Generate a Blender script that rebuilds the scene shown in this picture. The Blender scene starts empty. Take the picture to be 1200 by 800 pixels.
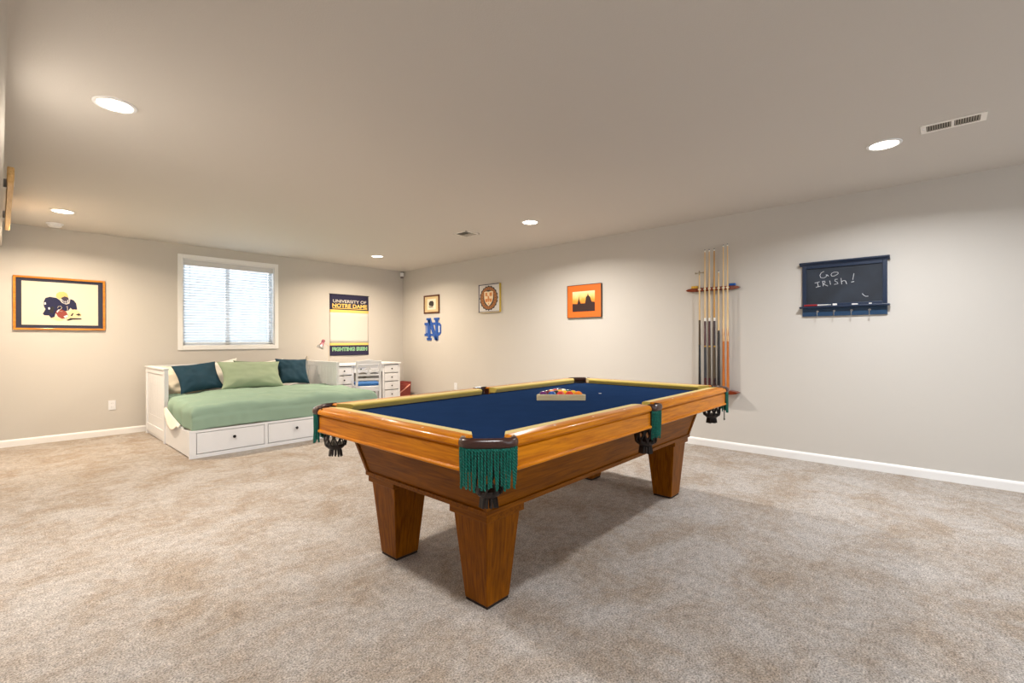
import bpy, bmesh, math, random
from mathutils import Vector, Matrix, noise
random.seed(7)
PI = math.pi
SC = bpy.context.scene
COL = SC.collection

# ------------------------------------------------------------------ camera, light, exposure
YAW = math.radians(47.5185)
CAM_H = 1.16
H, R, B = 2.4704, 5.202, 7.5868          # ceiling, right wall (x), back wall (y)
cam_data = bpy.data.cameras.new('camera')
cam_data.sensor_width = 36; cam_data.lens = 550.0 / 1200 * 36
cam_data.shift_y = -1.75 / 1200
cam_data.clip_start = 0.02
cam = bpy.data.objects.new('camera', cam_data); COL.objects.link(cam)
cam.matrix_world = (Matrix.Translation((0, 0, CAM_H)) @ Matrix.Rotation(-YAW, 4, 'Z')
                    @ Matrix.Rotation(PI / 2, 4, 'X') @ Matrix.Rotation(-0.0034, 4, 'Z'))
SC.camera = cam
SC.view_settings.view_transform = 'Standard'
SC.view_settings.look = 'None'
SC.view_settings.gamma = 1
SC.view_settings.use_curve_mapping = False
SC.view_settings.exposure = 0.06
LAMP_W = 54
SKY = 2.6
w = bpy.data.worlds.new('World'); SC.world = w; w.use_nodes = True
bg = w.node_tree.nodes['Background']
bg.inputs[0].default_value = (0.88, 0.94, 1.0, 1); bg.inputs[1].default_value = SKY

def area_light(name, loc, rot, sx, sy, power, color, parent=None, shape='RECTANGLE'):
    ld = bpy.data.lights.new(name, 'AREA'); ld.shape = shape; ld.size = sx
    if shape in ('RECTANGLE', 'ELLIPSE'): ld.size_y = sy
    ld.energy = power; ld.color = color
    if shape == 'DISK': ld.spread = math.radians(156)
    o = bpy.data.objects.new(name, ld); COL.objects.link(o)
    o.location = loc; o.rotation_euler = rot
    if parent: o.parent = parent
    return o
# cool fill added behind the camera, set in an unseen made-up patio window
area_light('daylight_fill', (2.4, -4.55, 1.35), (PI / 2, 0, 0), 3.6, 1.9, 20, (0.80, 0.89, 1.0))
# sky light entering the basement window well, thrown up to the ceiling by the tilted slats
area_light('window_daylight', (2.27, 8.68, 2.0), (math.radians(-80), 0, 0), 1.2, 1.2, 50, (0.97, 0.98, 1.0))

# ------------------------------------------------------------------ materials
MATS = {}
def srgb(r, g, b):
    f = lambda c: (c / 255 / 12.92) if c / 255 <= 0.04045 else ((c / 255 + 0.055) / 1.055) ** 2.4
    return (f(r), f(g), f(b), 1)
def mat(name, rgb=(200, 200, 200), rough=0.5, spec=0.5, metal=0.0, emit=None, estr=0, coat=0, bump=0, bscale=50, var=0, vscale=4, sheen=0, trans=0, blotch=None):
    if name in MATS: return MATS[name]
    m = bpy.data.materials.new(name); m.use_nodes = True
    nt = m.node_tree; b = nt.nodes['Principled BSDF']
    c = srgb(*rgb)
    b.inputs['Base Color'].default_value = c
    b.inputs['Roughness'].default_value = rough
    b.inputs['Specular IOR Level'].default_value = spec
    b.inputs['Metallic'].default_value = metal
    b.inputs['Coat Weight'].default_value = coat
    b.inputs['Coat Roughness'].default_value = 0.1
    b.inputs['Sheen Weight'].default_value = sheen
    b.inputs['Transmission Weight'].default_value = trans
    if emit:
        b.inputs['Emission Color'].default_value = srgb(*emit); b.inputs['Emission Strength'].default_value = estr
    tc = nt.nodes.new('ShaderNodeTexCoord')
    if var:
        n = nt.nodes.new('ShaderNodeTexNoise'); n.inputs['Scale'].default_value = vscale; n.inputs['Detail'].default_value = 4
        nt.links.new(tc.outputs['Object'], n.inputs['Vector'])
        r = nt.nodes.new('ShaderNodeValToRGB')
        lo = tuple(x * (1 - var) for x in c[:3]) + (1,); hi = tuple(min(1, x * (1 + var)) for x in c[:3]) + (1,)
        r.color_ramp.elements[0].position = .3; r.color_ramp.elements[1].position = .7
        r.color_ramp.elements[0].color = lo; r.color_ramp.elements[1].color = hi
        nt.links.new(n.outputs['Fac'], r.inputs['Fac']); nt.links.new(r.outputs['Color'], b.inputs['Base Color'])
    if bump:
        n2 = nt.nodes.new('ShaderNodeTexNoise'); n2.inputs['Scale'].default_value = bscale; n2.inputs['Detail'].default_value = 3
        nt.links.new(tc.outputs['Object'], n2.inputs['Vector'])
        bp = nt.nodes.new('ShaderNodeBump'); bp.inputs['Strength'].default_value = bump; bp.inputs['Distance'].default_value = .01
        nt.links.new(n2.outputs['Fac'], bp.inputs['Height']); nt.links.new(bp.outputs['Normal'], b.inputs['Normal'])
    MATS[name] = m
    return m

def wood(name, dark, light, axis='x', rough=0.3, coat=0.4, stretch=14, scale=3.0):
    """procedural grain running along the given object axis"""
    if name in MATS: return MATS[name]
    m = bpy.data.materials.new(name); m.use_nodes = True
    nt = m.node_tree; b = nt.nodes['Principled BSDF']
    tc = nt.nodes.new('ShaderNodeTexCoord'); mp = nt.nodes.new('ShaderNodeMapping')
    s = [stretch] * 3; s['xyz'.index(axis)] = 1.0
    mp.inputs['Scale'].default_value = s
    nt.links.new(tc.outputs['Object'], mp.inputs['Vector'])
    n = nt.nodes.new('ShaderNodeTexNoise'); n.inputs['Scale'].default_value = scale; n.inputs['Detail'].default_value = 6
    n.inputs['Distortion'].default_value = 1.2; n.inputs['Roughness'].default_value = .6
    nt.links.new(mp.outputs['Vector'], n.inputs['Vector'])
    mp2 = nt.nodes.new('ShaderNodeMapping'); s2 = [stretch * 9] * 3; s2['xyz'.index(axis)] = 6.0
    mp2.inputs['Scale'].default_value = s2
    nt.links.new(tc.outputs['Object'], mp2.inputs['Vector'])
    n2 = nt.nodes.new('ShaderNodeTexNoise'); n2.inputs['Scale'].default_value = 1.0; n2.inputs['Detail'].default_value = 2
    nt.links.new(mp2.outputs['Vector'], n2.inputs['Vector'])
    mix = nt.nodes.new('ShaderNodeMath'); mix.operation = 'MULTIPLY_ADD'; mix.inputs[1].default_value = .35
    nt.links.new(n2.outputs['Fac'], mix.inputs[0]); 
    mul = nt.nodes.new('ShaderNodeMath'); mul.operation = 'MULTIPLY'; mul.inputs[1].default_value = .75
    nt.links.new(n.outputs['Fac'], mul.inputs[0]); nt.links.new(mul.outputs[0], mix.inputs[2])
    r = nt.nodes.new('ShaderNodeValToRGB')
    r.color_ramp.elements[0].position = .36; r.color_ramp.elements[1].position = .68
    r.color_ramp.elements[0].color = srgb(*dark); r.color_ramp.elements[1].color = srgb(*light)
    nt.links.new(mix.outputs[0], r.inputs['Fac']); nt.links.new(r.outputs['Color'], b.inputs['Base Color'])
    b.inputs['Roughness'].default_value = rough; b.inputs['Coat Weight'].default_value = coat
    b.inputs['Coat Roughness'].default_value = .08; b.inputs['Specular IOR Level'].default_value = .12
    MATS[name] = m
    return m

def carpet_material():
    m = bpy.data.materials.new('carpet'); m.use_nodes = True
    nt = m.node_tree; b = nt.nodes['Principled BSDF']
    tc = nt.nodes.new('ShaderNodeTexCoord')
    def nz(scale, detail, rough=.5, dist=0, vec=None):
        n = nt.nodes.new('ShaderNodeTexNoise'); n.inputs['Scale'].default_value = scale
        n.inputs['Detail'].default_value = detail; n.inputs['Roughness'].default_value = rough; n.inputs['Distortion'].default_value = dist
        nt.links.new(vec or tc.outputs['Object'], n.inputs['Vector']); return n
    big = nz(2.7, 10, .74, .4); mid = nz(26, 4, .65); fine = nz(140, 3, .8)
    def ramp(a, bb, n, c0, c1):
        r = nt.nodes.new('ShaderNodeValToRGB'); r.color_ramp.elements[0].position = a; r.color_ramp.elements[1].position = bb
        r.color_ramp.elements[0].color = c0; r.color_ramp.elements[1].color = c1
        nt.links.new(n.outputs['Fac'], r.inputs['Fac']); return r
    base = ramp(.38, .60, big, srgb(173, 158, 143), srgb(193, 186, 180))
    g = lambda v: (v, v, v, 1)
    r2 = ramp(.3, .7, mid, g(.78), g(1.18)); r3 = ramp(.36, .64, fine, g(.44), g(1.44))
    def mul(x, y):
        mx = nt.nodes.new('ShaderNodeMix'); mx.data_type = 'RGBA'; mx.blend_type = 'MULTIPLY'; mx.inputs[0].default_value = 1
        nt.links.new(x, mx.inputs[6]); nt.links.new(y, mx.inputs[7]); return mx.outputs[2]
    o = mul(mul(base.outputs['Color'], r2.outputs['Color']), r3.outputs['Color'])
    nt.links.new(o, b.inputs['Base Color'])
    b.inputs['Roughness'].default_value = 1; b.inputs['Specular IOR Level'].default_value = .05; 
    ad = nt.nodes.new('ShaderNodeMath'); ad.operation = 'ADD'
    nt.links.new(fine.outputs['Fac'], ad.inputs[0]); nt.links.new(mid.outputs['Fac'], ad.inputs[1])
    bp = nt.nodes.new('ShaderNodeBump'); bp.inputs['Strength'].default_value = .7; bp.inputs['Distance'].default_value = .012
    nt.links.new(ad.outputs[0], bp.inputs['Height']); nt.links.new(bp.outputs['Normal'], b.inputs['Normal'])
    return m

M_WALL = mat('wall_paint', (202, 198, 192), .85, .2, bump=.08, bscale=260)
M_CEIL = mat('ceiling_paint', (208, 203, 197), .9, .15, bump=.12, bscale=180)
M_TRIM = mat('white_trim', (240, 240, 240), .45)
M_WHITE = mat('white_lacquer', (230, 232, 236), .4)
M_BLACK = mat('black', (22, 22, 24), .5)
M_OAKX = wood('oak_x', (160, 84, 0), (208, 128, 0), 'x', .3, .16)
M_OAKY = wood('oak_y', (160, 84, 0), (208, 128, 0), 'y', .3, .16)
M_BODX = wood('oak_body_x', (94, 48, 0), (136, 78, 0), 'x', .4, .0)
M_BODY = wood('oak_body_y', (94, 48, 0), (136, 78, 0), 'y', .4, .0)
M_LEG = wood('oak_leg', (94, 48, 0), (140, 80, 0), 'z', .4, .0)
M_FELT = mat('navy_felt', (30, 50, 84), 1, 0, bump=.05, bscale=600, var=.06, vscale=8)
M_GOLD = mat('gold_felt', (202, 176, 84), 1, 0, sheen=.4)
M_LEATH = mat('brown_leather', (58, 28, 20), .28, .6, var=.15, vscale=30)
M_NET = mat('dark_leather', (28, 18, 16), .45, .5)
M_FRINGE = mat('green_cord', (12, 98, 84), .6, .3, var=.4, vscale=120)
M_MAHOG = wood('mahogany', (86, 30, 14), (130, 56, 28), 'y', .3, .4)
M_BRASS = mat('brass', (196, 160, 80), .3, .5, 1.0)
M_STEEL = mat('steel', (190, 190, 192), .3, .5, 1.0)
M_CREAM = mat('cream_paper', (218, 208, 188), .8)

# ------------------------------------------------------------------ geometry helpers
class G:
    def __init__(s): s.bm = bmesh.new()
    def box(s, lo, hi, M=None):
        v = []
        for z in (lo[2], hi[2]):
            for x, y in ((lo[0], lo[1]), (hi[0], lo[1]), (hi[0], hi[1]), (lo[0], hi[1])):
                p = Vector((x, y, z)); v.append(s.bm.verts.new(M @ p if M else p))
        for f in ((3, 2, 1, 0), (4, 5, 6, 7), (0, 1, 5, 4), (1, 2, 6, 5), (2, 3, 7, 6), (3, 0, 4, 7)):
            s.bm.faces.new([v[i] for i in f])
        return s
    def hexa(s, p):      # eight points, bottom four then top four
        v = [s.bm.verts.new(q) for q in p]
        for f in ((3, 2, 1, 0), (4, 5, 6, 7), (0, 1, 5, 4), (1, 2, 6, 5), (2, 3, 7, 6), (3, 0, 4, 7)):
            s.bm.faces.new([v[i] for i in f])
        return s
    def prism(s, poly, o, ax, ay, an, d0, d1):      # 2D polygon in plane (ax, ay), extruded along an
        o, ax, ay, an = map(Vector, (o, ax, ay, an))
        a = [s.bm.verts.new(o + ax * x + ay * y + an * d0) for x, y in poly]
        b = [s.bm.verts.new(o + ax * x + ay * y + an * d1) for x, y in poly]
        n = len(poly)
        for i in range(n):
            s.bm.faces.new((a[i], a[(i + 1) % n], b[(i + 1) % n], b[i]))
        s.bm.faces.new(a[::-1]); s.bm.faces.new(b)
        return s
    def tube(s, pts, r, seg=8, cap=True, sq=None):
        pts = [Vector(p) for p in pts]; n = len(pts)
        rs = r if isinstance(r, (list, tuple)) else [r] * n
        rings = []; up = None
        for i, p in enumerate(pts):
            t = (pts[min(i + 1, n - 1)] - pts[max(i - 1, 0)]).normalized()
            if up is None:
                up = Vector((0, 0, 1)) if abs(t.z) < .9 else Vector((1, 0, 0))
            a = t.cross(up)
            if a.length < 1e-4: a = t.cross(Vector((0, 1, 0)))
            a.normalize(); bb = t.cross(a).normalized(); up = -bb if up.dot(bb) < 0 else bb
            bb = a.cross(t).normalized(); up = bb
            kx, ky = sq or (1, 1)
            rings.append([s.bm.verts.new(p + a * math.cos(2 * PI * k / seg) * rs[i] * kx + bb * math.sin(2 * PI * k / seg) * rs[i] * ky) for k in range(seg)])
        for i in range(n - 1):
            for k in range(seg):
                s.bm.faces.new((rings[i][k], rings[i][(k + 1) % seg], rings[i + 1][(k + 1) % seg], rings[i + 1][k]))
        if cap: s.bm.faces.new(rings[0][::-1]); s.bm.faces.new(rings[-1])
        return s
    def lathe(s, prof, c=(0, 0, 0), seg=24, ax=(1, 0, 0), ay=(0, 1, 0), az=(0, 0, 1)):
        c, ax, ay, az = map(Vector, (c, ax, ay, az)); rings = []
        for r, z in prof:
            if r < 1e-6: rings.append([s.bm.verts.new(c + az * z)])
            else: rings.append([s.bm.verts.new(c + ax * r * math.cos(2 * PI * k / seg) + ay * r * math.sin(2 * PI * k / seg) + az * z) for k in range(seg)])
        for i in range(len(rings) - 1):
            a, b = rings[i], rings[i + 1]
            for k in range(seg):
                k2 = (k + 1) % seg
                if len(a) == 1 and len(b) == 1: break
                if len(a) == 1: s.bm.faces.new((a[0], b[k2], b[k]))
                elif len(b) == 1: s.bm.faces.new((a[k], a[k2], b[0]))
                else: s.bm.faces.new((a[k], a[k2], b[k2], b[k]))
        return s
    def grid(s, nu, nv, f, close_u=False):
        V = [[s.bm.verts.new(f(i / nu, j / nv)) for j in range(nv + 1)] for i in range(nu + (0 if close_u else 1))]
        m = len(V)
        for i in range(nu):
            for j in range(nv):
                s.bm.faces.new((V[i][j], V[(i + 1) % m][j], V[(i + 1) % m][j + 1], V[i][j + 1]))
        return s

def obj(name, g, m, parent=None, smooth=False, bevel=0, seg=2, sub=0, solid=0, loc=None, ang=35):
    me = bpy.data.meshes.new(name)
    bm = g.bm
    bmesh.ops.recalc_face_normals(bm, faces=bm.faces)
    bm.to_mesh(me); bm.free()
    me.materials.append(m)
    if smooth:
        me.polygons.foreach_set('use_smooth', [True] * len(me.polygons))
        me.set_sharp_from_angle(angle=math.radians(ang))
    o = bpy.data.objects.new(name, me); COL.objects.link(o)
    if parent: o.parent = parent
    if loc: o.location = loc
    if solid:
        md = o.modifiers.new('solid', 'SOLIDIFY'); md.thickness = solid; md.offset = 0
    if bevel:
        md = o.modifiers.new('bevel', 'BEVEL'); md.width = bevel; md.segments = seg; md.limit_method = 'ANGLE'; md.angle_limit = math.radians(40)
    if sub:
        md = o.modifiers.new('sub', 'SUBSURF'); md.levels = sub; md.render_levels = sub
    return o
def tag(o, label, cat, group=None):
    o['label'] = label; o['category'] = cat
    if group: o['group'] = group
    return o
def thing(name, label, cat, loc=(0, 0, 0), rz=0, group=None):
    o = bpy.data.objects.new(name, None); COL.objects.link(o)
    o.location = loc; o.rotation_euler = (0, 0, rz)
    o.empty_display_size = .05
    return tag(o, label, cat, group)
def struct(name, g, m, parent=None, **k):
    o = obj(name, g, m, parent, **k)
    if not parent: o['kind'] = 'structure'
    return o
def text_mesh(name, body, size, m, parent, o, ax, ay, an, width=None, bold=0.0, depth=.0006, xscale=1.0, spacing=1.0):
    """real lettering as a thin mesh, centred at o in the plane (ax, ay)"""
    cu = bpy.data.curves.new(name, 'FONT'); cu.body = body; cu.size = size; cu.offset = bold; cu.extrude = depth
    cu.align_x = 'CENTER'; cu.align_y = 'CENTER'; cu.space_character = spacing
    tmp = bpy.data.objects.new(name, cu); COL.objects.link(tmp)
    dg = bpy.context.evaluated_depsgraph_get(); dg.update()
    me = bpy.data.meshes.new_from_object(tmp.evaluated_get(dg))
    bpy.data.objects.remove(tmp); bpy.data.curves.remove(cu)
    xs = [v.co.x for v in me.vertices]; w0 = max(xs) - min(xs)
    kx = (width / w0) if width else xscale
    o, ax, ay, an = map(Vector, (o, ax, ay, an))
    for v in me.vertices:
        v.co = o + ax * v.co.x * kx + ay * v.co.y + an * v.co.z
    me.materials.clear(); me.materials.append(m); me.name = name
    ob = bpy.data.objects.new(name, me); COL.objects.link(ob)
    if parent: ob.parent = parent
    return ob

# ------------------------------------------------------------------ room shell
YF = -4.6            # far end of the room behind the camera
XL = -0.05           # face of the left wall
T = .15
struct('floor', G().box((-1.7, YF - .2, -.1), (R + T, B + T, 0)), carpet_material())
struct('ceiling', G().box((-1.7, YF - .2, H), (R + T, B + T, H + .1)), M_CEIL)
struct('wall_right', G().box((R, YF - .2, 0), (R + T, B + T, H)), M_WALL)
wx0, wx1, wz0, wz1 = 1.675, 2.862, 1.095, 2.285       # window opening
g = G()
g.box((XL - T, B, 0), (wx0, B + T, H)); g.box((wx1, B, 0), (R, B + T, H))
g.box((wx0, B, 0), (wx1, B + T, wz0)); g.box((wx0, B, wz1), (wx1, B + T, H))
struct('wall_back', g, M_WALL)
g = G().box((XL - T, .9, 0), (XL, B, H)); g.box((-1.7, .9, 0), (XL - T, 1.05, H)); g.box((-1.7, YF, 0), (-1.55, .9, H))
struct('wall_left', g, M_WALL)
struct('trim_1', G().box((XL - T, .9, 2.2), (.019, B, H)), M_WALL)      # dropped soffit running along the left wall
g = G(); px0, px1, pz0, pz1 = .6, 4.2, .4, 2.3
g.box((-1.55, YF - T, 0), (px0, YF, H)); g.box((px1, YF - T, 0), (R, YF, H))
g.box((px0, YF - T, 0), (px1, YF, pz0)); g.box((px0, YF - T, pz1), (px1, YF, H))
struct('wall_front', g, M_WALL)
g = G()
for x in (px0 - .06, (px0 + px1) / 2 - .03, px1): g.box((x, YF - .06, pz0 - .06), (x + .06, YF + .01, pz1 + .06))
for z in (pz0 - .06, pz1): g.box((px0, YF - .06, z), (px1, YF + .01, z + .06))
struct('window_added', g, M_TRIM)  # unseen window and its opening, added here to carry the fill light

def baseboard(name, p0, p1, n):
    p0 = Vector(p0); p1 = Vector(p1); L = (p1 - p0).length; ax = (p1 - p0).normalized()
    prof = [(0, 0), (.014, 0), (.014, .058), (.011, .070), (.005, .0784), (0, .0784)]
    struct(name, G().prism(prof, p0, n, (0, 0, 1), ax, 0, L), M_TRIM)
baseboard('baseboard_right', (R, YF, 0), (R, B, 0), (-1, 0, 0))
baseboard('baseboard_back', (XL, B, 0), (R - .014, B, 0), (0, -1, 0))
baseboard('baseboard_left', (XL, .9, 0), (XL, B - .014, 0), (1, 0, 0))

# ------------------------------------------------------------------ basement window with blind
cs = .055
g = G()
g.box((wx0 - cs, B - .018, wz0 - cs), (wx0, B, wz1 + cs)); g.box((wx1, B - .018, wz0 - cs), (wx1 + cs, B, wz1 + cs))
g.box((wx0, B - .018, wz1), (wx1, B, wz1 + cs)); g.box((wx0, B - .018, wz0 - cs), (wx1, B, wz0))
g.box((wx0, B, wz0), (wx0 + .012, B + T, wz1)); g.box((wx1 - .012, B, wz0), (wx1, B + T, wz1))
g.box((wx0, B, wz1 - .012), (wx1, B + T, wz1)); g.box((wx0, B, wz0), (wx1, B + T, wz0 + .012))
win = struct('window_1', g, M_TRIM, bevel=.003)
g = G(); fy0, fy1 = B + .095, B + .135; xm = (wx0 + wx1) / 2 - .02; e = .04
a0, a1, c0, c1 = wx0 + .012, wx1 - .012, wz0 + .012, wz1 - .012
g.box((a0, fy0, c0), (a0 + e, fy1, c1)); g.box((a1 - e, fy0, c0), (a1, fy1, c1))
g.box((a0, fy0, c0), (a1, fy1, c0 + e)); g.box((a0, fy0, c1 - e), (a1, fy1, c1)); g.box((xm - .028, fy0, c0), (xm + .028, fy1, c1))
obj('window_frame', g, M_TRIM, win)
mg = bpy.data.materials.new('window_glass'); mg.use_nodes = True
nt = mg.node_tree; nt.nodes.clear(); out = nt.nodes.new('ShaderNodeOutputMaterial')
mx = nt.nodes.new('ShaderNodeMixShader'); tr = nt.nodes.new('ShaderNodeBsdfTransparent'); gl = nt.nodes.new('ShaderNodeBsdfGlossy')
tr.inputs[0].default_value = (.95, .98, 1, 1); gl.inputs['Roughness'].default_value = .02; mx.inputs[0].default_value = .06
nt.links.new(tr.outputs[0], mx.inputs[1]); nt.links.new(gl.outputs[0], mx.inputs[2]); nt.links.new(mx.outputs[0], out.inputs[0])
obj('pane', G().box((a0 + e, fy0 + .015, c0 + e), (xm - .028, fy0 + .02, c1 - e)), mg, win)
obj('pane', G().box((xm + .028, fy0 + .015, c0 + e), (a1 - e, fy0 + .02, c1 - e)), mg, win)
# light well outside the window
g = G(); wy = 8.75
g.box((1.3, B + T, .7), (1.36, wy, 2.75)); g.box((3.2, B + T, .7), (3.26, wy, 2.75)); g.box((1.3, wy, .7), (3.26, wy + .06, 2.75)); g.box((1.3, B + T, .64), (3.26, wy + .06, .7))
struct('trim_2', g, mat('window_well', (225, 228, 230), .7))
# blind
bl = thing('window_blind', 'white horizontal slat blind hanging inside the basement window', 'blind', (wx0 + .014, B + .05, wz0 + .014))
W = wx1 - wx0 - .028; HB = wz1 - wz0 - .028
obj('headrail', G().box((0, -.034, HB - .075), (W, .03, HB)), mat('blind_valance', (215, 215, 217), .5), bl, bevel=.003)
g = G(); ns = 27; zt = HB - .10; zb = .055
for i in range(ns):
    z = zb + (zt - zb) * i / (ns - 1)
    Mx = Matrix.Translation((0, 0, z)) @ Matrix.Rotation(math.radians(-12), 4, 'X')
    g.box((.004, -.024, -.0014), (W - .004, .024, .0014), Mx)
mb = mat('blind_slat', (222, 228, 234), .5)
obj('slats', g, mb, bl)
obj('bottom_rail', G().box((.004, -.024, .012), (W - .004, .024, .032)), mb, bl, bevel=.003)
g = G()
for x in (.18, W / 2 - .17, W / 2 + .17, W - .18):
    for y in (-.0255, .0255): g.box((x - .0015, y - .0006, .03), (x + .0015, y + .0006, HB - .07))
obj('ladder_cord', g, mb, bl)
obj('tilt_wand', G().tube([(.075, -.034, HB - .07), (.075, -.036, HB - .58)], .0035), mat('clear_plastic', (205, 215, 222), .2), bl)

# ------------------------------------------------------------------ ceiling fixtures
M_DIFF = mat('lamp_diffuser', (255, 250, 240), .5, emit=(255, 244, 226), estr=14)
def downlight(x, y, label, color, k=1.0):
    t = thing('recessed_light', label, 'ceiling light', (x, y, H), 0, 'recessed ceiling lights')
    obj('trim_ring', G().lathe([(.078, -.001), (.098, -.001), (.096, -.006), (.082, -.009), (.078, -.006), (.078, -.001)], seg=40), M_TRIM, t, smooth=True)
    obj('diffuser', G().lathe([(0, -.0045), (.079, -.0045), (.079, -.001), (0, -.001)], seg=40), M_DIFF, t)
    l = area_light('lamp_light', (0, 0, -.012), (0, 0, 0), .15, .15, LAMP_W * k, color, t, 'DISK')
    return t
WARM, SOFT, NEUT = (1.0, .82, .62), (1.0, .93, .84), (.97, .985, 1.0)
downlight(.43, .29, 'recessed light in the ceiling directly above the viewpoint', NEUT, .45)
downlight(.435, 3.372, 'lit recessed ceiling light, large and bright, at upper left', SOFT, .95)
downlight(.43, 6.505, 'lit recessed ceiling light beside the round smoke detector near the back wall', WARM, .93)
downlight(3.97, 6.47, 'lit recessed ceiling light nearest the corner of the back and right walls', WARM, .93)
downlight(3.985, 3.372, 'lit recessed ceiling light between the small square vent and the right wall', SOFT, .95)
downlight(4.03, .284, 'lit recessed ceiling light beside the long slotted vent at upper right', NEUT, .70)
downlight(.43, -2.8, 'recessed ceiling light behind the viewpoint on the left', NEUT, .70)
downlight(4.0, -2.8, 'recessed ceiling light behind the viewpoint on the right', NEUT, .70)

t = thing('ceiling_vent', 'long white slotted air vent in the ceiling beside the upper right light', 'vent', (3.915, -.052, H), 0)
hw, hl = .072, .148
g = G()
g.box((-hw, -hl, -.006), (-hw + .02, hl, 0)); g.box((hw - .02, -hl, -.006), (hw, hl, 0))
for a, b in ((-hl, -hl + .028), (-.007, .007), (hl - .028, hl)): g.box((-hw + .02, a, -.006), (hw - .02, b, 0))
obj('frame', g, mat('vent_white', (244, 240, 234), .5), t, bevel=.0015)
obj('duct', G().box((-hw + .018, -hl + .02, -.0012), (hw - .018, hl - .02, -.0004)), mat('duct_dark', (60, 56, 50), .9), t)
g = G()
for s0, s1 in ((-hl + .028, -.007), (.007, hl - .028)):
    for i in range(10):
        y = s0 + (s1 - s0) * (i + .5) / 10
        g.box((-hw + .02, -.0035, -.0006), (hw - .02, .0035, .0006), Matrix.Translation((0, y, -.0032)) @ Matrix.Rotation(.6, 4, 'X'))
obj('louvers', g, mat('louver', (170, 164, 152), .5), t)
obj('lever', G().box((-.02, hl - .022, -.012), (-.012, hl - .010, -.005)), M_TRIM, t)

t = thing('ceiling_vent', 'small square white air vent in the ceiling between the two far lights', 'vent', (3.885, 4.31, H), 0)
g = G()
q = .115
g.box((-q, -q, -.007), (q, -q + .022, 0)); g.box((-q, q - .022, -.007), (q, q, 0)); g.box((-q, -q, -.007), (-q + .022, q, 0)); g.box((q - .022, -q, -.007), (q, q, 0)); g.box((-.004, -q, -.007), (.004, q, 0))
obj('frame', g, MATS['vent_white'], t, bevel=.001)
obj('duct', G().box((-.095, -.095, -.0012), (.095, .095, -.0004)), MATS['duct_dark'], t)
g = G()
for s, x0, x1 in ((.75, -.093, -.004), (-.75, .004, .093)):
    for i in range(9):
        y = -.093 + .186 * (i + .5) / 9
        g.box((x0, -.008, -.0006), (x1, .008, .0006), Matrix.Translation((0, y, -.0065)) @ Matrix.Rotation(s, 4, 'X'))
obj('louvers', g, MATS['louver'], t)

t = thing('smoke_detector', 'small round white smoke detector on the ceiling near the back wall', 'smoke detector', (.418, 7.255, H))
obj('body', G().lathe([(0, 0), (.068, 0), (.068, -.012), (.058, -.016), (.058, -.018), (.056, -.034), (.045, -.042), (0, -.044)], seg=32), M_WHITE, t, smooth=True)
obj('base_ring', G().lathe([(.068, -.001), (.073, -.001), (.073, -.008), (.068, -.008)], seg=32), M_WHITE, t)

t = thing('motion_sensor', 'tiny white and grey motion sensor in the corner just under the ceiling', 'sensor', (R - .045, B - .045, H - .03), math.radians(-45))
obj('bracket', G().box((-.028, -.004, -.0), (.028, .04, .012)), mat('sensor_dark', (70, 64, 58), .6), t)
obj('body', G().box((-.032, -.03, -.072), (.032, .02, 0)), M_WHITE, t, bevel=.006)
obj('lens', G().box((-.026, -.024, -.108), (.026, .012, -.072)), mat('sensor_lens', (120, 112, 110), .3), t, bevel=.005)

# long wooden board hung along the soffit edge
t = thing('wooden_board', 'long pale wooden board hung edge-on along the left wall below the ceiling', 'board', (.052, 5.55, 2.27))
g = G()
def bd(u, v):
    y = -1.12 + 2.3 * u
    k = 1 - .45 * max(0, (u - .1)) ; zz = -.062 * math.sin(v * 2 * PI) * k; xx = .0135 * math.cos(v * 2 * PI)
    e_ = min(1, (u * 12) ** .5 + .55, ((1 - u) * 8) ** .5 + .2)
    sx = max(-1, min(1, 1.6 * math.cos(v * 2 * PI))); sz = max(-1, min(1, 1.6 * math.sin(v * 2 * PI)))
    return Vector((.0165 * sx, y, .055 * sz * e_ * k - .012))
g.grid(24, 12, bd)
o = obj('board', g, wood('pale_wood', (196, 154, 96), (226, 188, 130), 'y', .4, .2), t, smooth=True)
obj('label_plate', G().box((.0166, -1.02, -.05), (.0185, -.86, .02)), M_WHITE, t)
for y in (-.7, .5): obj('hanger', G().box((-.033, y - .02, -.03), (-.015, y + .02, .03)), M_STEEL, t)
for o in t.children:
    if o.name.startswith('board'):
        bmx = bmesh.new(); bmx.from_mesh(o.data)
        bmesh.ops.remove_doubles(bmx, verts=bmx.verts, dist=1e-5); bmesh.ops.holes_fill(bmx, edges=bmx.edges); bmesh.ops.recalc_face_normals(bmx, faces=bmx.faces)
        bmx.to_mesh(o.data); bmx.free()

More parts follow.
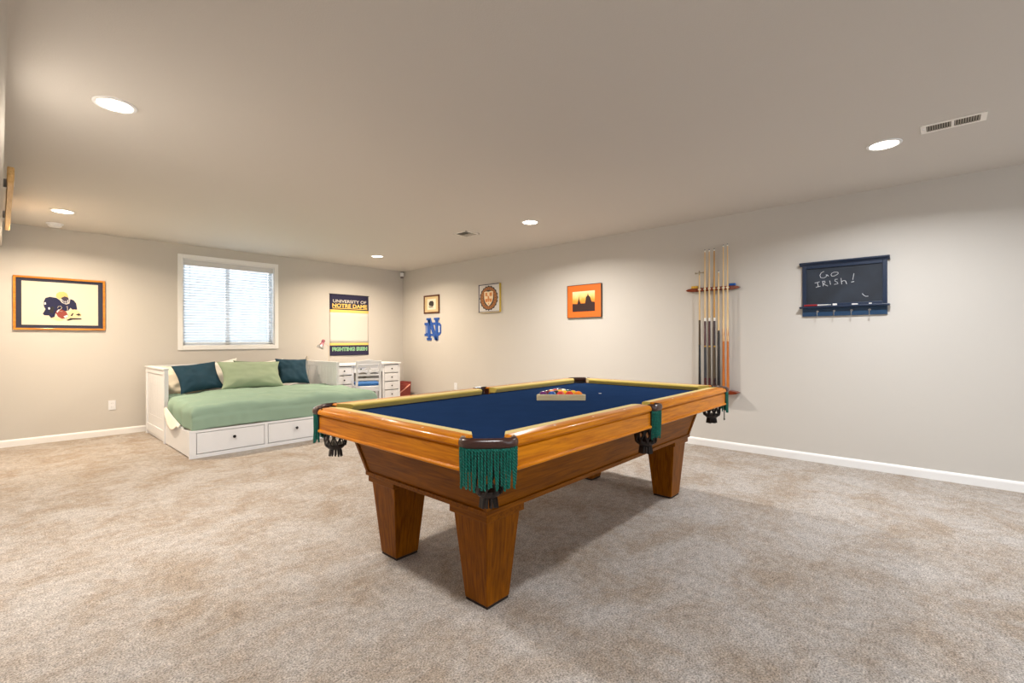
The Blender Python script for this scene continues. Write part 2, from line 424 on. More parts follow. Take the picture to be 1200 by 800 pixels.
# ------------------------------------------------------------------ pool table
def TBL():
    HL, HW, c = 1.2995, .7056, .149
    t = thing('pool_table', 'honey oak pool table with navy cloth, gold cushions and green fringed pockets', 'pool table', (2.4201, 1.8552, 0), math.radians(.3848))
    # legs
    M_PAD = mat('foot_pad', (30, 18, 12), .8)
    for sx in (-1, 1):
        for sy in (-1, 1):
            cx, cy = sx * .9432, sy * .3377
            g = G(); a, b = .0703, .105
            q = lambda h, z: [(cx - h, cy - h, z), (cx + h, cy - h, z), (cx + h, cy + h, z), (cx - h, cy + h, z)]
            g.hexa(q(a, .012) + q(b, .395))
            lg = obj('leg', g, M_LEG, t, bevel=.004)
            g = G().box((cx - .1195, cy - .1195, .395), (cx + .1195, cy + .1195, .43))
            obj('leg_cap', g, M_BODY, lg, bevel=.004)
            g = G(); g.box((cx - .067, cy - .067, 0), (cx + .067, cy + .067, .012))
            obj('foot_pad', g, M_PAD, lg)
    # tapered cabinet
    zt, zb = .684, .462
    tx, ty, bx, by = 1.0135 + .12, .408 + .12, 1.0135 + .056, .408 + .056
    bt = .02
    g = G()
    bd = [(-bx, -by), (bx, -by), (bx, by), (-bx, by)]
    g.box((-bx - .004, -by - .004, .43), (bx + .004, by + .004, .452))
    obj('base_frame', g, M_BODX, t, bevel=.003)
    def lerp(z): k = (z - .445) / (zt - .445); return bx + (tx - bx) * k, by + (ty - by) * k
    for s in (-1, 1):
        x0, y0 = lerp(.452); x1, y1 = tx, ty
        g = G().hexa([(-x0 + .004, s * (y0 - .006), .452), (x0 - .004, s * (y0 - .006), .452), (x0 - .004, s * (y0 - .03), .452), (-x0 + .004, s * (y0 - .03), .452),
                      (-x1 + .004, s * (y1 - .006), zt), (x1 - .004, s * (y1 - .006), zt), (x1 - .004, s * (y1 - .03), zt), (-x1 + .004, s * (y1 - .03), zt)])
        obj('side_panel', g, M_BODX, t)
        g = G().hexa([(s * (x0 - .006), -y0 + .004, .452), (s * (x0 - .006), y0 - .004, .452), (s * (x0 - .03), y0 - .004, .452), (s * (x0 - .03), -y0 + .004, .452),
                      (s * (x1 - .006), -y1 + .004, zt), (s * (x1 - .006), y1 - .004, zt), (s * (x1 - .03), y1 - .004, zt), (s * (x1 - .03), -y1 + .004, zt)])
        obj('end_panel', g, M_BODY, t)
    for sx in (-1, 1):
        for sy in (-1, 1):
            x0, y0 = lerp(.452); x1, y1 = tx, ty; wd = .022; o_ = .001; inn = .012
            P = []
            for (X, Y, z) in ((x0, y0, .452), (x1, y1, zt)):
                P.append([(sx * (X + o_), sy * (Y + o_), z), (sx * (X - wd), sy * (Y + o_), z), (sx * (X - wd), sy * (Y - inn), z), (sx * (X - inn), sy * (Y - wd), z), (sx * (X + o_), sy * (Y - wd), z)])
            g = G(); va = [g.bm.verts.new(p) for p in P[0]]; vb = [g.bm.verts.new(p) for p in P[1]]
            for i in range(5): g.bm.faces.new((va[i], va[(i + 1) % 5], vb[(i + 1) % 5], vb[i]))
            g.bm.faces.new(va[::-1]); g.bm.faces.new(vb)
            obj('corner_trim', g, M_BODX, t)
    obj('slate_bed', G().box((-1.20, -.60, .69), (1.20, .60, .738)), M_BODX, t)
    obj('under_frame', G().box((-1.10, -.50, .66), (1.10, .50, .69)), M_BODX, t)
    # playing cloth with pocket notches
    hx, hy = HL - .10, HW - .10
    pr = .062; pc = .118       # pocket radius, distance of its centre from the outer corner
    def notch(cx, cy, a0, a1, n=10): return [(cx + pr * math.cos(math.radians(a0 + (a1 - a0) * i / n)), cy + pr * math.sin(math.radians(a0 + (a1 - a0) * i / n))) for i in range(n + 1)]
    kx, ky = HL - pc, HW - pc
    import itertools
    poly = []
    ex = math.degrees(math.asin((ky - (hy - 0)) / pr)) if abs(ky - hy) < pr else 0
    d = .0
    # corners, counter clockwise from lower left; notch arcs run through the playing side
    al = math.degrees(math.asin((hx - kx) / pr)); 
    def arc(cx, cy, aa, bb): return notch(cx, cy, aa, bb)
    sy_ = HW - .062                                  # side pocket centre
    sa = math.degrees(math.acos((sy_ - hy) / pr))
    poly += arc(-kx, -ky, 90 + al + 0, 0 - al)
    poly += arc(0, -sy_, 90 + sa, 90 - sa)
    poly += arc(kx, -ky, 180 + al, 90 - al)
    poly += arc(kx, ky, 270 + al, 180 - al)
    poly += arc(0, sy_, 270 + sa, 270 - sa)
    poly += arc(-kx, ky, 360 + al, 270 - al)
    obj('playing_cloth', G().prism(poly, (0, 0, 0), (1, 0, 0), (0, 1, 0), (0, 0, 1), .738, .766), M_FELT, t)
    obj('foot_spot', G().lathe([(0, .7662), (.011, .7662), (.011, .7666), (0, .7666)], c=(.556, -.008, 0), seg=20), mat('spot_white', (225, 225, 225), .6), t)
    # rails
    wood_prof = [(.004, .683), (0, .686), (0, .692), (.003, .696), (.008, .698), (.008, .764), (.013, .768), (.013, .773), (.004, .774), (0, .779), (0, .788), (.003, .796), (.009, .8025), (.018, .806), (.066, .807), (.066, .69), (.02, .683)]
    cush = [(.066, .807), (.095, .8065), (.116, .804), (.124, .799), (.126, .793), (.119, .780), (.110, .768), (.066, .768)]
    def rail(o, ax, inn, L, c0, c1, m, ends):
        # o = outer start point, ax = direction along, inn = inward direction; c0/c1 = cushion cut slopes at the ends
        o, ax, inn = Vector(o), Vector(ax), Vector(inn)
        g = G(); rg = []
        rd = 5
        stations = [(0, .012)] + [(.003, .005), (.008, .001), (.014, 0)] + [(L - .014, 0), (L - .008, .001), (L - .003, .005), (L, .012)]
        for s_, sh in stations:
            ring = []
            for a, z in wood_prof:
                zz = z - (sh * .8 if z > .79 else 0); aa = a + (sh * .5 if a < .05 else 0)
                ring.append(g.bm.verts.new(o + ax * s_ + inn * aa + Vector((0, 0, zz))))
            rg.append(ring)
        n = len(wood_prof)
        for i in range(len(rg) - 1):
            for k in range(n): g.bm.faces.new((rg[i][k], rg[i][(k + 1) % n], rg[i + 1][(k + 1) % n], rg[i + 1][k]))
        g.bm.faces.new(rg[0][::-1]); g.bm.faces.new(rg[-1])
        r = obj('rail', g, m, t, smooth=True, ang=30)
        for e0, e1 in ((-.002, .0), (L, L + .002)):
            g2 = G().prism([(.016, .70), (.064, .70), (.064, .797), (.016, .797)], o, inn, (0, 0, 1), ax, e0, e1)
            obj('end_leather', g2, M_LEATH, r)
        g = G(); rg = []
        f0 = lambda a: c0[0] + (a - .066) * c0[1]
        f1 = lambda a: L - c1[0] - (a - .066) * c1[1]
        for k0, k1 in ((1, 0), (0, 1)):
            ring = [g.bm.verts.new(o + inn * a + ax * (f0(a) if k0 else f1(a)) + Vector((0, 0, z))) for a, z in cush]
            rg.append(ring)
        n = len(cush)
        for k in range(n): g.bm.faces.new((rg[0][k], rg[0][(k + 1) % n], rg[1][(k + 1) % n], rg[1][k]))
        g.bm.faces.new(rg[0][::-1]); g.bm.faces.new(rg[1])
        obj('cushion', g, M_GOLD, r, smooth=True, ang=40)
        for k in ends:
            p = o + ax * k + inn * .036
            g = G().lathe([(0, .8072), (.0055, .8072), (.0055, .8077), (0, .8077)], c=p, seg=14)
            obj('sight', g, mat('sight_pearl', (235, 228, 215), .3), r)
    hg = .052
    cc = (.003, 1.15); cs_ = (.004, .30)
    for s in (-1, 1):
        Lr = HW * 2 - 2 * c
        rail((s * HL, -s * (HW - c) * -1 * -1 if False else -(HW - c), 0), (0, 1, 0), (-s, 0, 0), Lr, cc, cc, M_OAKY, [Lr / 2 + k * .292 for k in (-1, 0, 1)])
        Ls = HL - c - hg
        rail((-(HL - c), s * HW, 0), (1, 0, 0), (0, -s, 0), Ls, cc, cs_, M_OAKX, [Ls + hg - k * .292 for k in (1, 2, 3)])
        rail((hg, s * HW, 0), (1, 0, 0), (0, -s, 0), Ls, cs_, cc, M_OAKX, [k * .292 - hg for k in (1, 2, 3)])
    # pockets
    def pocket(P0, P1, bulge, out, hole, strand=False):
        """P0,P1 rail ends (2D), out = outward unit vector, hole = pocket centre"""
        P0, P1, out, hole = Vector(P0), Vector(P1), Vector(out), Vector(hole)
        pts = []; N = 14
        for i in range(N + 1):
            k = i / N; p = P0.lerp(P1, k) + out * bulge * (1 - (2 * k - 1) ** 4 * 1.0) ** .8
            pts.append(p)
        # iron: leather covered bar with a tall oval section
        g = G(); path = [P0 - out * .03 + (P0 - P1) * .0] + pts + [P1 - out * .03]
        rings = []; n = 12; M_ = len(path)
        for i, p in enumerate(path):
            tg = (path[min(i + 1, M_ - 1)] - path[max(i - 1, 0)]).normalized(); nr = Vector((tg.y, -tg.x))
            if nr.dot(out) < 0: nr = -nr
            rings.append([g.bm.verts.new((p.x - nr.x * .011 + nr.x * .015 * math.cos(2 * PI * k / n), p.y - nr.y * .011 + nr.y * .015 * math.cos(2 * PI * k / n), .7895 + .0195 * math.sin(2 * PI * k / n))) for k in range(n)])
        for i in range(M_ - 1):
            for k in range(n): g.bm.faces.new((rings[i][k], rings[i][(k + 1) % n], rings[i + 1][(k + 1) % n], rings[i + 1][k]))
        g.bm.faces.new(rings[0][::-1]); g.bm.faces.new(rings[-1])
        pk = obj('pocket', g, M_LEATH, t, smooth=True)
        # leather shield behind, closing the corner below the iron
        g = G(); sh = [p - out * .012 for p in pts]
        g.grid(N, 4, lambda u, v: Vector((sh[round(u * N)].x, sh[round(u * N)].y, .775 - v * .085)))
        obj('pocket_shield', g, M_NET, pk, smooth=True, solid=.004)
        # fringe of twisted cords
        g = G(); Lc = sum((pts[i + 1] - pts[i]).length for i in range(N)); nc = max(7, int(Lc / .0112))
        def at(k):
            d_ = k * Lc; i = 0
            while i < N - 1 and d_ > (pts[i + 1] - pts[i]).length: d_ -= (pts[i + 1] - pts[i]).length; i += 1
            l = (pts[i + 1] - pts[i]).length; return pts[i].lerp(pts[i + 1], min(1, d_ / l))
        for j in range(nc):
            k = (j + .5) / nc; p = at(k) - out * .006; L_ = .150 + random.uniform(-.016, .006)
            ph = random.uniform(0, 6); lean = Vector((random.uniform(-.006, .006), random.uniform(-.006, .006)))
            for st in range(2):
                pt = []
                for q in range(37):
                    f = q / 36; z = .772 - L_ * f; a = ph + PI * st + f * 40
                    sw = lean * f * f
                    pt.append((p.x + sw.x + .0027 * math.cos(a), p.y + sw.y + .0027 * math.sin(a), z))
                g.tube(pt, .0029, seg=5)
        band = [p - out * .004 for p in pts]
        g.grid(N, 2, lambda u, v: Vector((band[round(u * N)].x, band[round(u * N)].y, .775 - v * .012)))
        obj('fringe', g, M_FRINGE, pk, smooth=True)
        if strand:
            p = at(.35) + out * .004
            g = G().tube([(p.x, p.y, .79), (p.x + out.x * .006, p.y + out.y * .006, .70), (p.x + out.x * .012, p.y + out.y * .012, .62), (p.x + out.x * .012, p.y + out.y * .012, .555)], .004, seg=6)
            g.lathe([(0, .545), (.006, .55), (.006, .56), (0, .566)], c=(p.x + out.x * .012, p.y + out.y * .012, 0), seg=8)
            obj('hanging_cord', g, mat('olive_cord', (70, 68, 50), .8), pk)
        # net bag: cup, leather straps and cut tassel
        g = G()
        g.lathe([(.063, .764), (.066, .764), (.066, .70), (.064, .69), (.061, .69), (.062, .73), (.063, .764)], c=(hole.x, hole.y, 0), seg=24)
        ns_ = 10
        for j in range(ns_):
            for tw in (-1, 1):
                a0 = 2 * PI * j / ns_; pt = []
                for q in range(9):
                    f = q / 8; rr = .058 * (1 - .14 * f ** 6); a = a0 + tw * .75 * f
                    pt.append((hole.x + rr * math.cos(a), hole.y + rr * math.sin(a), .695 - .105 * f))
                g.tube(pt, .0048, seg=5, sq=(1.3, .6))
        g.lathe([(.0, .600), (.052, .602), (.050, .590), (.040, .578), (.026, .570), (.0, .568)], c=(hole.x, hole.y, 0), seg=16)
        for j in range(12):
            a = 2 * PI * j / 12; r0, r1 = .021, .032
            g.tube([(hole.x + r0 * math.cos(a), hole.y + r0 * math.sin(a), .585), (hole.x + r1 * .9 * math.cos(a), hole.y + r1 * .9 * math.sin(a), .56), (hole.x + r1 * math.cos(a), hole.y + r1 * math.sin(a), .53 + .008 * random.random())], .0075, seg=5, sq=(1.2, .5))
        obj('net_bag', g, M_NET, pk, smooth=True)
    s2 = .5 ** .5
    for sx in (-1, 1):
        for sy in (-1, 1):
            pocket((sx * HL, sy * (HW - c)), (sx * (HL - c), sy * HW), .040, (sx * s2, sy * s2), (sx * (HL - .118), sy * (HW - .118)), strand=(sx == 1 and sy == -1))
    for sy in (-1, 1):
        pocket((-hg, sy * HW), (hg, sy * HW), .016, (0, sy), (0, sy * (HW - .066)))
    return t
TBL()
BED_Z = .766

# ------------------------------------------------------------------ balls in their wooden rack
F0 = Vector((2.352, 1.945)); F1 = Vector((2.566, 1.697))     # front side of the rack, outer corners
fd = (F1 - F0).normalized(); nrm = Vector((-fd.y, fd.x))
if nrm.dot(Vector((1, 1))) < 0: nrm = -nrm
side = .331; hgt = side * .866; mid = (F0 + F1) / 2
tri = thing('ball_rack', 'pale wooden triangle rack filled with balls on the navy cloth', 'ball rack', (mid.x, mid.y, BED_Z), math.atan2(fd.y, fd.x))
A = [(-side / 2, 0), (side / 2, 0), (0, hgt)]
def tri_pts(inset, rnd, n=5):
    # rounded triangle
    cx, cy = 0, hgt / 3; P = []
    k = 1 - inset / (hgt / 3)
    V = [Vector((cx + (x - cx) * k, cy + (y - cy) * k)) for x, y in A]
    for i in range(3):
        p, a, b = V[i], V[i - 1], V[(i + 1) % 3]
        da, db = (a - p).normalized(), (b - p).normalized()
        for j in range(n + 1):
            f = j / n; q0 = p + da * rnd; q1 = p + db * rnd
            P.append(q0 * (1 - f) ** 2 + p * 2 * f * (1 - f) + q1 * f * f)
    return P
og, ig = tri_pts(0, .02), tri_pts(.010, .014)
g = G(); n = len(og); L4 = []
for P, z in ((og, 0.0), (og, .038), (ig, .038), (ig, 0.0)): L4.append([g.bm.verts.new((p.x, p.y, z + .0005)) for p in P])
for a in range(4):
    for k in range(n): g.bm.faces.new((L4[a][k], L4[a][(k + 1) % n], L4[(a + 1) % 4][(k + 1) % n], L4[(a + 1) % 4][k]))
obj('frame', g, wood('rack_wood', (206, 186, 142), (232, 216, 178), 'x', .5, .1), tri, bevel=.002)
r = .0286
def ballmat(name, rgb, stripe):
    m = bpy.data.materials.new('ball_' + name); m.use_nodes = True; nt = m.node_tree; b = nt.nodes['Principled BSDF']
    b.inputs['Roughness'].default_value = .12; b.inputs['Coat Weight'].default_value = .5
    tc = nt.nodes.new('ShaderNodeTexCoord'); sp = nt.nodes.new('ShaderNodeSeparateXYZ'); nt.links.new(tc.outputs['Object'], sp.inputs[0])
    ab = nt.nodes.new('ShaderNodeMath'); ab.operation = 'ABSOLUTE'; nt.links.new(sp.outputs['Z'], ab.inputs[0])
    th = nt.nodes.new('ShaderNodeMath'); th.operation = 'GREATER_THAN'; th.inputs[1].default_value = r * .55 if stripe else 1
    nt.links.new(ab.outputs[0], th.inputs[0])
    # number spots, one on each side
    mx = nt.nodes.new('ShaderNodeMix'); mx.data_type = 'RGBA'; nt.links.new(th.outputs[0], mx.inputs[0])
    mx.inputs[6].default_value = srgb(*rgb); mx.inputs[7].default_value = srgb(240, 232, 210)
    nt.links.new(mx.outputs[2], b.inputs['Base Color'])
    return m
rows = [  # front row nearest the camera
    [('purple', (92, 22, 98), 0, 'plain purple ball at the left end of the front row in the rack'), ('blue', (20, 70, 150), 0, 'blue ball, second from the left in the front row of the rack'),
     ('red', (206, 30, 22), 0, 'red ball in the middle of the front row of the rack'), ('vermilion', (214, 52, 20), 0, 'orange-red ball, fourth from the left in the front row of the rack'), ('orange', (236, 130, 20), 0, 'bright orange ball at the right end of the front row in the rack')],
    [('maroon', (104, 20, 52), 0, 'dark maroon ball at the left end of the second row in the rack'), ('black', (14, 14, 16), 0, 'black ball just behind the blue one in the rack'),
     ('yellow', (246, 190, 24), 0, 'yellow ball behind the red one, second row of the rack'), ('yellow_striped', (246, 196, 40), 1, 'yellow and white striped ball at the right end of the second row')],
    [('orange_striped', (224, 96, 20), 1, 'orange and white striped ball at the left of the third row'), ('gold', (240, 170, 30), 0, 'golden ball in the middle of the third row of the rack'), ('green', (10, 92, 60), 0, 'dark green ball at the right of the third row')],
    [('red_striped', (190, 30, 24), 1, 'red and white striped ball at the left of the fourth row'), ('green_striped', (14, 100, 66), 1, 'green and white striped ball at the right of the fourth row')],
    [('navy_striped', (24, 40, 110), 1, 'navy and white striped ball at the far tip of the rack')]]
for i, row in enumerate(rows):
    for j, (nm, rgb, st, lab) in enumerate(row):
        lx = (j - (len(row) - 1) / 2) * 2 * r * 1.003; ly = .0105 + r + i * r * 1.745 + .004
        P = mid + fd * lx + nrm * ly
        g = G(); bmesh.ops.create_uvsphere(g.bm, u_segments=28, v_segments=18, radius=r)
        o = obj('pool_ball', g, ballmat(nm, rgb, st), smooth=True, ang=180)
        o.location = (P.x, P.y, BED_Z + r + .0003); o.rotation_euler = (random.uniform(.5, 1.2), random.uniform(-.5, .5), random.uniform(0, 3)) if st else (0, 0, 0)
        tag(o, lab, 'ball', 'balls in the triangle rack')

# ------------------------------------------------------------------ cue rack and cues
XC = 5.145
rk = thing('cue_rack', 'dark mahogany wall rack with pointed ends holding the pool cues', 'cue rack', (R, 1.82, 0))
cue_y = [1.943, 1.884, 1.838, 1.786, 1.742, 1.693, 1.651]
def pointed(y0, y1, z0, z1, depth, tip):
    zc = (z0 + z1) / 2
    pts = [(y0, zc), (y0 - tip * .35, zc + (z1 - zc) * .62), (y0 - tip, z1), (y1 + tip, z1), (y1 + tip * .35, zc + (z1 - zc) * .62), (y1, zc), (y1 + tip * .35, zc - (zc - z0) * .62), (y1 + tip, z0), (y0 - tip, z0), (y0 - tip * .35, zc - (zc - z0) * .62)]
    return G().prism([(a - 1.82, b) for a, b in pts], (0, 0, 0), (0, 1, 0), (0, 0, 1), (-1, 0, 0), .0005, depth)
o = obj('upper_rail', pointed(2.109, 1.536, 1.682, 1.722, .034, .07), M_MAHOG, rk, bevel=.005)
for y in cue_y:
    g = G().lathe([(.0115, -.006), (.0155, -.006), (.0155, .006), (.0115, .006), (.0115, -.006)], c=(XC - R, y - 1.82, 1.702), seg=16)
    obj('clip', g, mat('clip_white', (226, 214, 190), .5), o)
for i in range(len(cue_y) - 1):
    y = (cue_y[i] + cue_y[i + 1]) / 2 - 1.82
    obj('finger', G().box((-.062, y - .011, 1.684), (-.034, y + .011, 1.720)), M_MAHOG, o, bevel=.004)
obj('lower_rail', pointed(2.105, 1.54, .585, .625, .10, .07), M_MAHOG, rk, bevel=.006)

def cue(y, ztop, zbot, segs, label, tipr=.0062, buttr=.0145, bridge=False):
    """segs: list of (name, z0, z1, material)"""
    t = thing('pool_cue', label, 'pool cue', (XC, y, zbot), 0, 'pool cues in the wall rack')
    rad = lambda z: buttr + (tipr - buttr) * ((z - zbot) / (ztop - zbot)) ** .85
    for nm, z0, z1, m in segs:
        k = 1.05 if nm in ('joint', 'ferrule', 'ring') else 1
        obj(nm, G().lathe([(0, z0 - zbot), (rad(z0) * k, z0 - zbot), (rad((z0 + z1) / 2) * k, (z0 + z1) / 2 - zbot), (rad(z1) * k, z1 - zbot), (0, z1 - zbot)], seg=16), m, t, smooth=True, ang=50)
    if bridge:
        g = G(); h = ztop - zbot
        g.box((-.006, -.045, h - .008), (.006, .045, h)); g.box((-.006, -.006, h - .03), (.006, .006, h + .02))
        for s in (-1, 1): g.box((-.006, s * .042 - .004, h - .014), (.006, s * .042 + .004, h + .006))
        obj('bridge_head', g, mat('bridge_metal', (150, 140, 120), .3, metal=1), t, bevel=.002)
    return t
MAP = wood('maple', (214, 180, 126), (236, 208, 160), 'z', .3, .4)
MAPD = wood('maple_dark', (190, 140, 70), (214, 168, 98), 'z', .3, .4)
CUEB = wood('cue_butt_wood', (170, 92, 34), (200, 122, 54), 'z', .3, .4)
MAR = mat('maroon_lacquer', (70, 16, 24), .2, coat=.5); BLK = mat('black_lacquer', (18, 18, 22), .25, coat=.4)
WRP = mat('grey_wrap', (52, 54, 60), .7, bump=.3, bscale=900); IVO = mat('ivory_plastic', (238, 234, 226), .3)
TIPM = mat('leather_tip', (40, 60, 90), .9); BRN = mat('brown_wrap', (72, 58, 40), .7)
zb = .626
cue(cue_y[0], 1.885, zb, [('butt', zb, 1.10, BLK), ('wrap', 1.10, 1.369, BRN), ('shaft', 1.369, 1.885, MAP)], 'short cue with a crossed metal bridge head, leftmost in the wall rack', bridge=True)
for i, (lab, wm, sh) in enumerate((('cue with maroon butt, white joint and dark grey wrap, second from left in the rack', WRP, MAP),
                               ('cue with maroon butt and brown-black handle, third from left in the rack', BRN, MAP),
                               ('cue with darker honey shaft and white joint, middle of the seven in the rack', BRN, MAPD))):
    m2 = MAR if i < 2 else mat('dark_maroon', (44, 14, 18), .2, coat=.5)
    cue(cue_y[1 + i], 2.125, zb, [('butt_cap', zb, .64, BLK), ('butt', .64, .745, m2), ('inlay', .665, .71, IVO if False else BRN), ('wrap', .745, 1.078, wm), ('ring', 1.078, 1.092, M_BRASS),
         ('forearm', 1.092, 1.356, m2), ('joint', 1.356, 1.390, IVO), ('shaft', 1.390, 2.100, sh), ('ferrule', 2.100, 2.118, IVO), ('tip', 2.118, 2.126, TIPM)], lab)
cue(cue_y[4], 1.886, zb, [('butt', zb, 1.254, BLK), ('shaft', 1.254, 1.866, MAP), ('ferrule', 1.866, 1.880, IVO), ('tip', 1.880, 1.887, TIPM)], 'short cue with a long plain black handle, fifth from left in the rack')
for y, lab, zt_ in ((cue_y[5], 'tall one-piece cue with orange-brown wood butt, second from right in the rack', 2.153), (cue_y[6], 'tallest one-piece cue with orange-brown butt, rightmost in the rack', 2.157)):
    t = cue(y, zt_, zb, [('butt', zb, 1.137, CUEB), ('shaft', 1.137, zt_ - .022, MAP), ('ferrule', zt_ - .022, zt_ - .007, IVO), ('tip', zt_ - .007, zt_, TIPM)], lab)
    g = G()
    for k in range(4):
        a = k * PI / 2 + PI / 4; rr = .0122
        p = lambda da, z, R_: (R_ * math.cos(a + da), R_ * math.sin(a + da), z - zb)
        v = [g.bm.verts.new(p(-.75, 1.136, .01285)), g.bm.verts.new(p(.75, 1.136, .01285)), g.bm.verts.new(p(0, 1.275, .0122))]
        v2 = [g.bm.verts.new(p(-.75, 1.136, .0095)), g.bm.verts.new(p(.75, 1.136, .0095)), g.bm.verts.new(p(0, 1.275, .0095))]
        g.bm.faces.new(v); g.bm.faces.new(v2[::-1])
        for i in range(3): g.bm.faces.new((v[i], v[(i + 1) % 3], v2[(i + 1) % 3], v2[i]))
    obj('splice', g, MATS['cue_butt_wood'], t)
def chalk(y0, y1, rgb, label, z=1.722):
    n = 3; k = (y0 - y1) / n
    t = thing('cue_chalk', label, 'chalk', (R - .018, (y0 + y1) / 2, z), 0)
    mm = mat('chalk_%d' % rgb[2], rgb, .9); mp_ = mat('chalk_top_%d' % rgb[2], tuple(int(c * .6) for c in rgb), .95)
    for i in range(n):
        y = (i - 1) * k * 1.0
        o = obj('chalk_cube', G().box((-.0105, y - k * .47, 0), (.0105, y + k * .47, .024)), mm, t, bevel=.001)
        obj('chalk_face', G().box((-.0085, y - k * .4, .024), (.0085, y + k * .4, .0246)), mp_, o)
chalk(1.648, 1.584, (30, 90, 170), 'blue chalk cubes on the right end of the upper cue rack rail')
chalk(2.045, 1.975, (214, 170, 60), 'yellow chalk cubes on the left end of the upper cue rack rail')

# ------------------------------------------------------------------ wall art
RW = dict(ax=(0, -1, 0), ay=(0, 0, 1), an=(-1, 0, 0))
BW = dict(ax=(1, 0, 0), ay=(0, 0, 1), an=(0, -1, 0))
def flat(name, polys, m, parent, F, d0, d1=None):
    g = G()
    for p in polys: g.prism(p, (0, 0, 0), F['ax'], F['ay'], F['an'], d0, d1 if d1 is not None else d0 + .0008)
    return obj(name, g, m, parent)
def rect(x0, y0, x1, y1): return [(x0, y0), (x1, y0), (x1, y1), (x0, y1)]
def ell(cx, cy, rx, ry, n=28, a0=0, a1=2 * PI): return [(cx + rx * math.cos(a0 + (a1 - a0) * i / n), cy + ry * math.sin(a0 + (a1 - a0) * i / n)) for i in range(n if abs(a1 - a0 - 2 * PI) < 1e-6 else n + 1)]
def frame(parent, F, w, h, bw, depth, m, bevel=.003):
    return obj('frame', G().prism(rect(-w / 2, -h / 2, w / 2, -h / 2 + bw), (0, 0, 0), F['ax'], F['ay'], F['an'], 0.0005, depth)
        .prism(rect(-w / 2, h / 2 - bw, w / 2, h / 2), (0, 0, 0), F['ax'], F['ay'], F['an'], 0.0005, depth)
        .prism(rect(-w / 2, -h / 2 + bw, -w / 2 + bw, h / 2 - bw), (0, 0, 0), F['ax'], F['ay'], F['an'], 0.0005, depth)
        .prism(rect(w / 2 - bw, -h / 2 + bw, w / 2, h / 2 - bw), (0, 0, 0), F['ax'], F['ay'], F['an'], 0.0005, depth), m, parent, bevel=bevel)

# framed football print on the back wall
t = thing('framed_print', 'wide gold-framed print of a crouching football player in a navy jersey', 'picture', (.489, B, 1.596))
w_, h_ = .777, .606
frame(t, BW, w_, h_, .022, .028, wood('gold_frame', (176, 104, 34), (212, 146, 62), 'x', .4, .1))
flat('mat_border', [rect(-w_ / 2 + .02, -h_ / 2 + .02, w_ / 2 - .02, h_ / 2 - .02)], mat('navy_mat', (44, 46, 66), .8), t, BW, .001, .012)
pr_ = flat('print', [rect(-w_ / 2 + .066, -h_ / 2 + .058, w_ / 2 - .066, h_ / 2 - .055)], M_CREAM, t, BW, .012, .0135)
def px2(pts, x0=128, y0=188, sx=855, sy=500):     # print coordinates measured inside the frame
    return [((x - x0) / sx * w_ - w_ / 2, h_ / 2 - (y - y0) / sy * h_) for x, y in pts]
NV = mat('jersey_navy', (26, 28, 66), .8); d = .0136
flat('jersey', [px2([(395, 420), (410, 385), (450, 372), (510, 380), (540, 400), (560, 425), (600, 440), (630, 430), (640, 385), (670, 395), (695, 425), (705, 485), (660, 490), (640, 470), (620, 500), (560, 510), (500, 530), (490, 570), (460, 575), (440, 550), (400, 550), (385, 535), (400, 510), (410, 490), (395, 465)])], NV, pr_, BW, d)
flat('helmet', [px2([(505, 370), (510, 340), (535, 322), (575, 318), (605, 330), (618, 355), (615, 380), (580, 378), (560, 392), (530, 388)])], mat('helmet_gold', (214, 184, 110), .4), pr_, BW, d + .0008)
flat('face', [px2([(552, 378), (585, 362), (616, 370), (630, 395), (618, 425), (585, 432), (562, 412)])], mat('face_dark', (58, 48, 66), .7), pr_, BW, d + .001)
g = G()
for ln in ([(545, 395), (575, 430), (610, 432), (632, 405), (635, 380)], [(550, 385), (580, 415), (612, 415), (628, 385)], [(590, 405), (590, 432)], [(612, 395), (610, 432)]):
    q = px2(ln); g.tube([(a, -(d + .0025), b) for a, b in q], .0030, seg=5)
obj('face_guard', g, mat('guard_grey', (200, 200, 205), .5), pr_)
def numeral(strokes): 
    g = G()
    for s in strokes:
        q = px2(s); g.tube([(a, -(d + .0012), b) for a, b in q], .0090, seg=6, sq=(1, .3))
    return g
obj('numeral', numeral([[(520, 478), (528, 460), (550, 458), (560, 472), (545, 490), (522, 508), (565, 508)], [(600, 462), (612, 456), (612, 510)]]), M_CREAM, pr_)
flat('football', [px2([(500, 520), (520, 492), (560, 490), (600, 510), (618, 545), (600, 570), (560, 578), (525, 560)])], mat('football_brown', (140, 58, 48), .6), pr_, BW, d + .0030)
flat('football_stripe', [px2([(575, 555), (610, 540), (616, 552), (590, 572)]), px2([(510, 512), (528, 490), (538, 492), (518, 522)])], M_WHITE, pr_, BW, d + .0040)
flat('sleeve_stripe', [px2([(398, 430), (412, 425), (416, 445), (402, 450)]), px2([(432, 478), (448, 472), (452, 490), (438, 494)])], M_WHITE, pr_, BW, d + .0010)
flat('arm', [px2([(620, 520), (650, 490), (680, 485), (720, 500), (745, 530), (740, 555), (690, 570), (640, 578), (600, 590), (615, 560)]), px2([(430, 560), (470, 580), (520, 600), (560, 598), (600, 575), (560, 580), (500, 560), (460, 575)])], mat('arm_tan', (226, 200, 158), .8), pr_, BW, d + .0006)
flat('shadow_mark', [px2([(600, 592), (640, 570), (740, 570), (750, 580), (660, 585), (620, 596)]), px2([(690, 535), (720, 522), (745, 540), (715, 545)]), px2([(640, 545), (660, 520), (670, 525), (655, 552)]), px2([(440, 520), (470, 460), (490, 470), (480, 530)])], M_BLACK, pr_, BW, d + .0016)

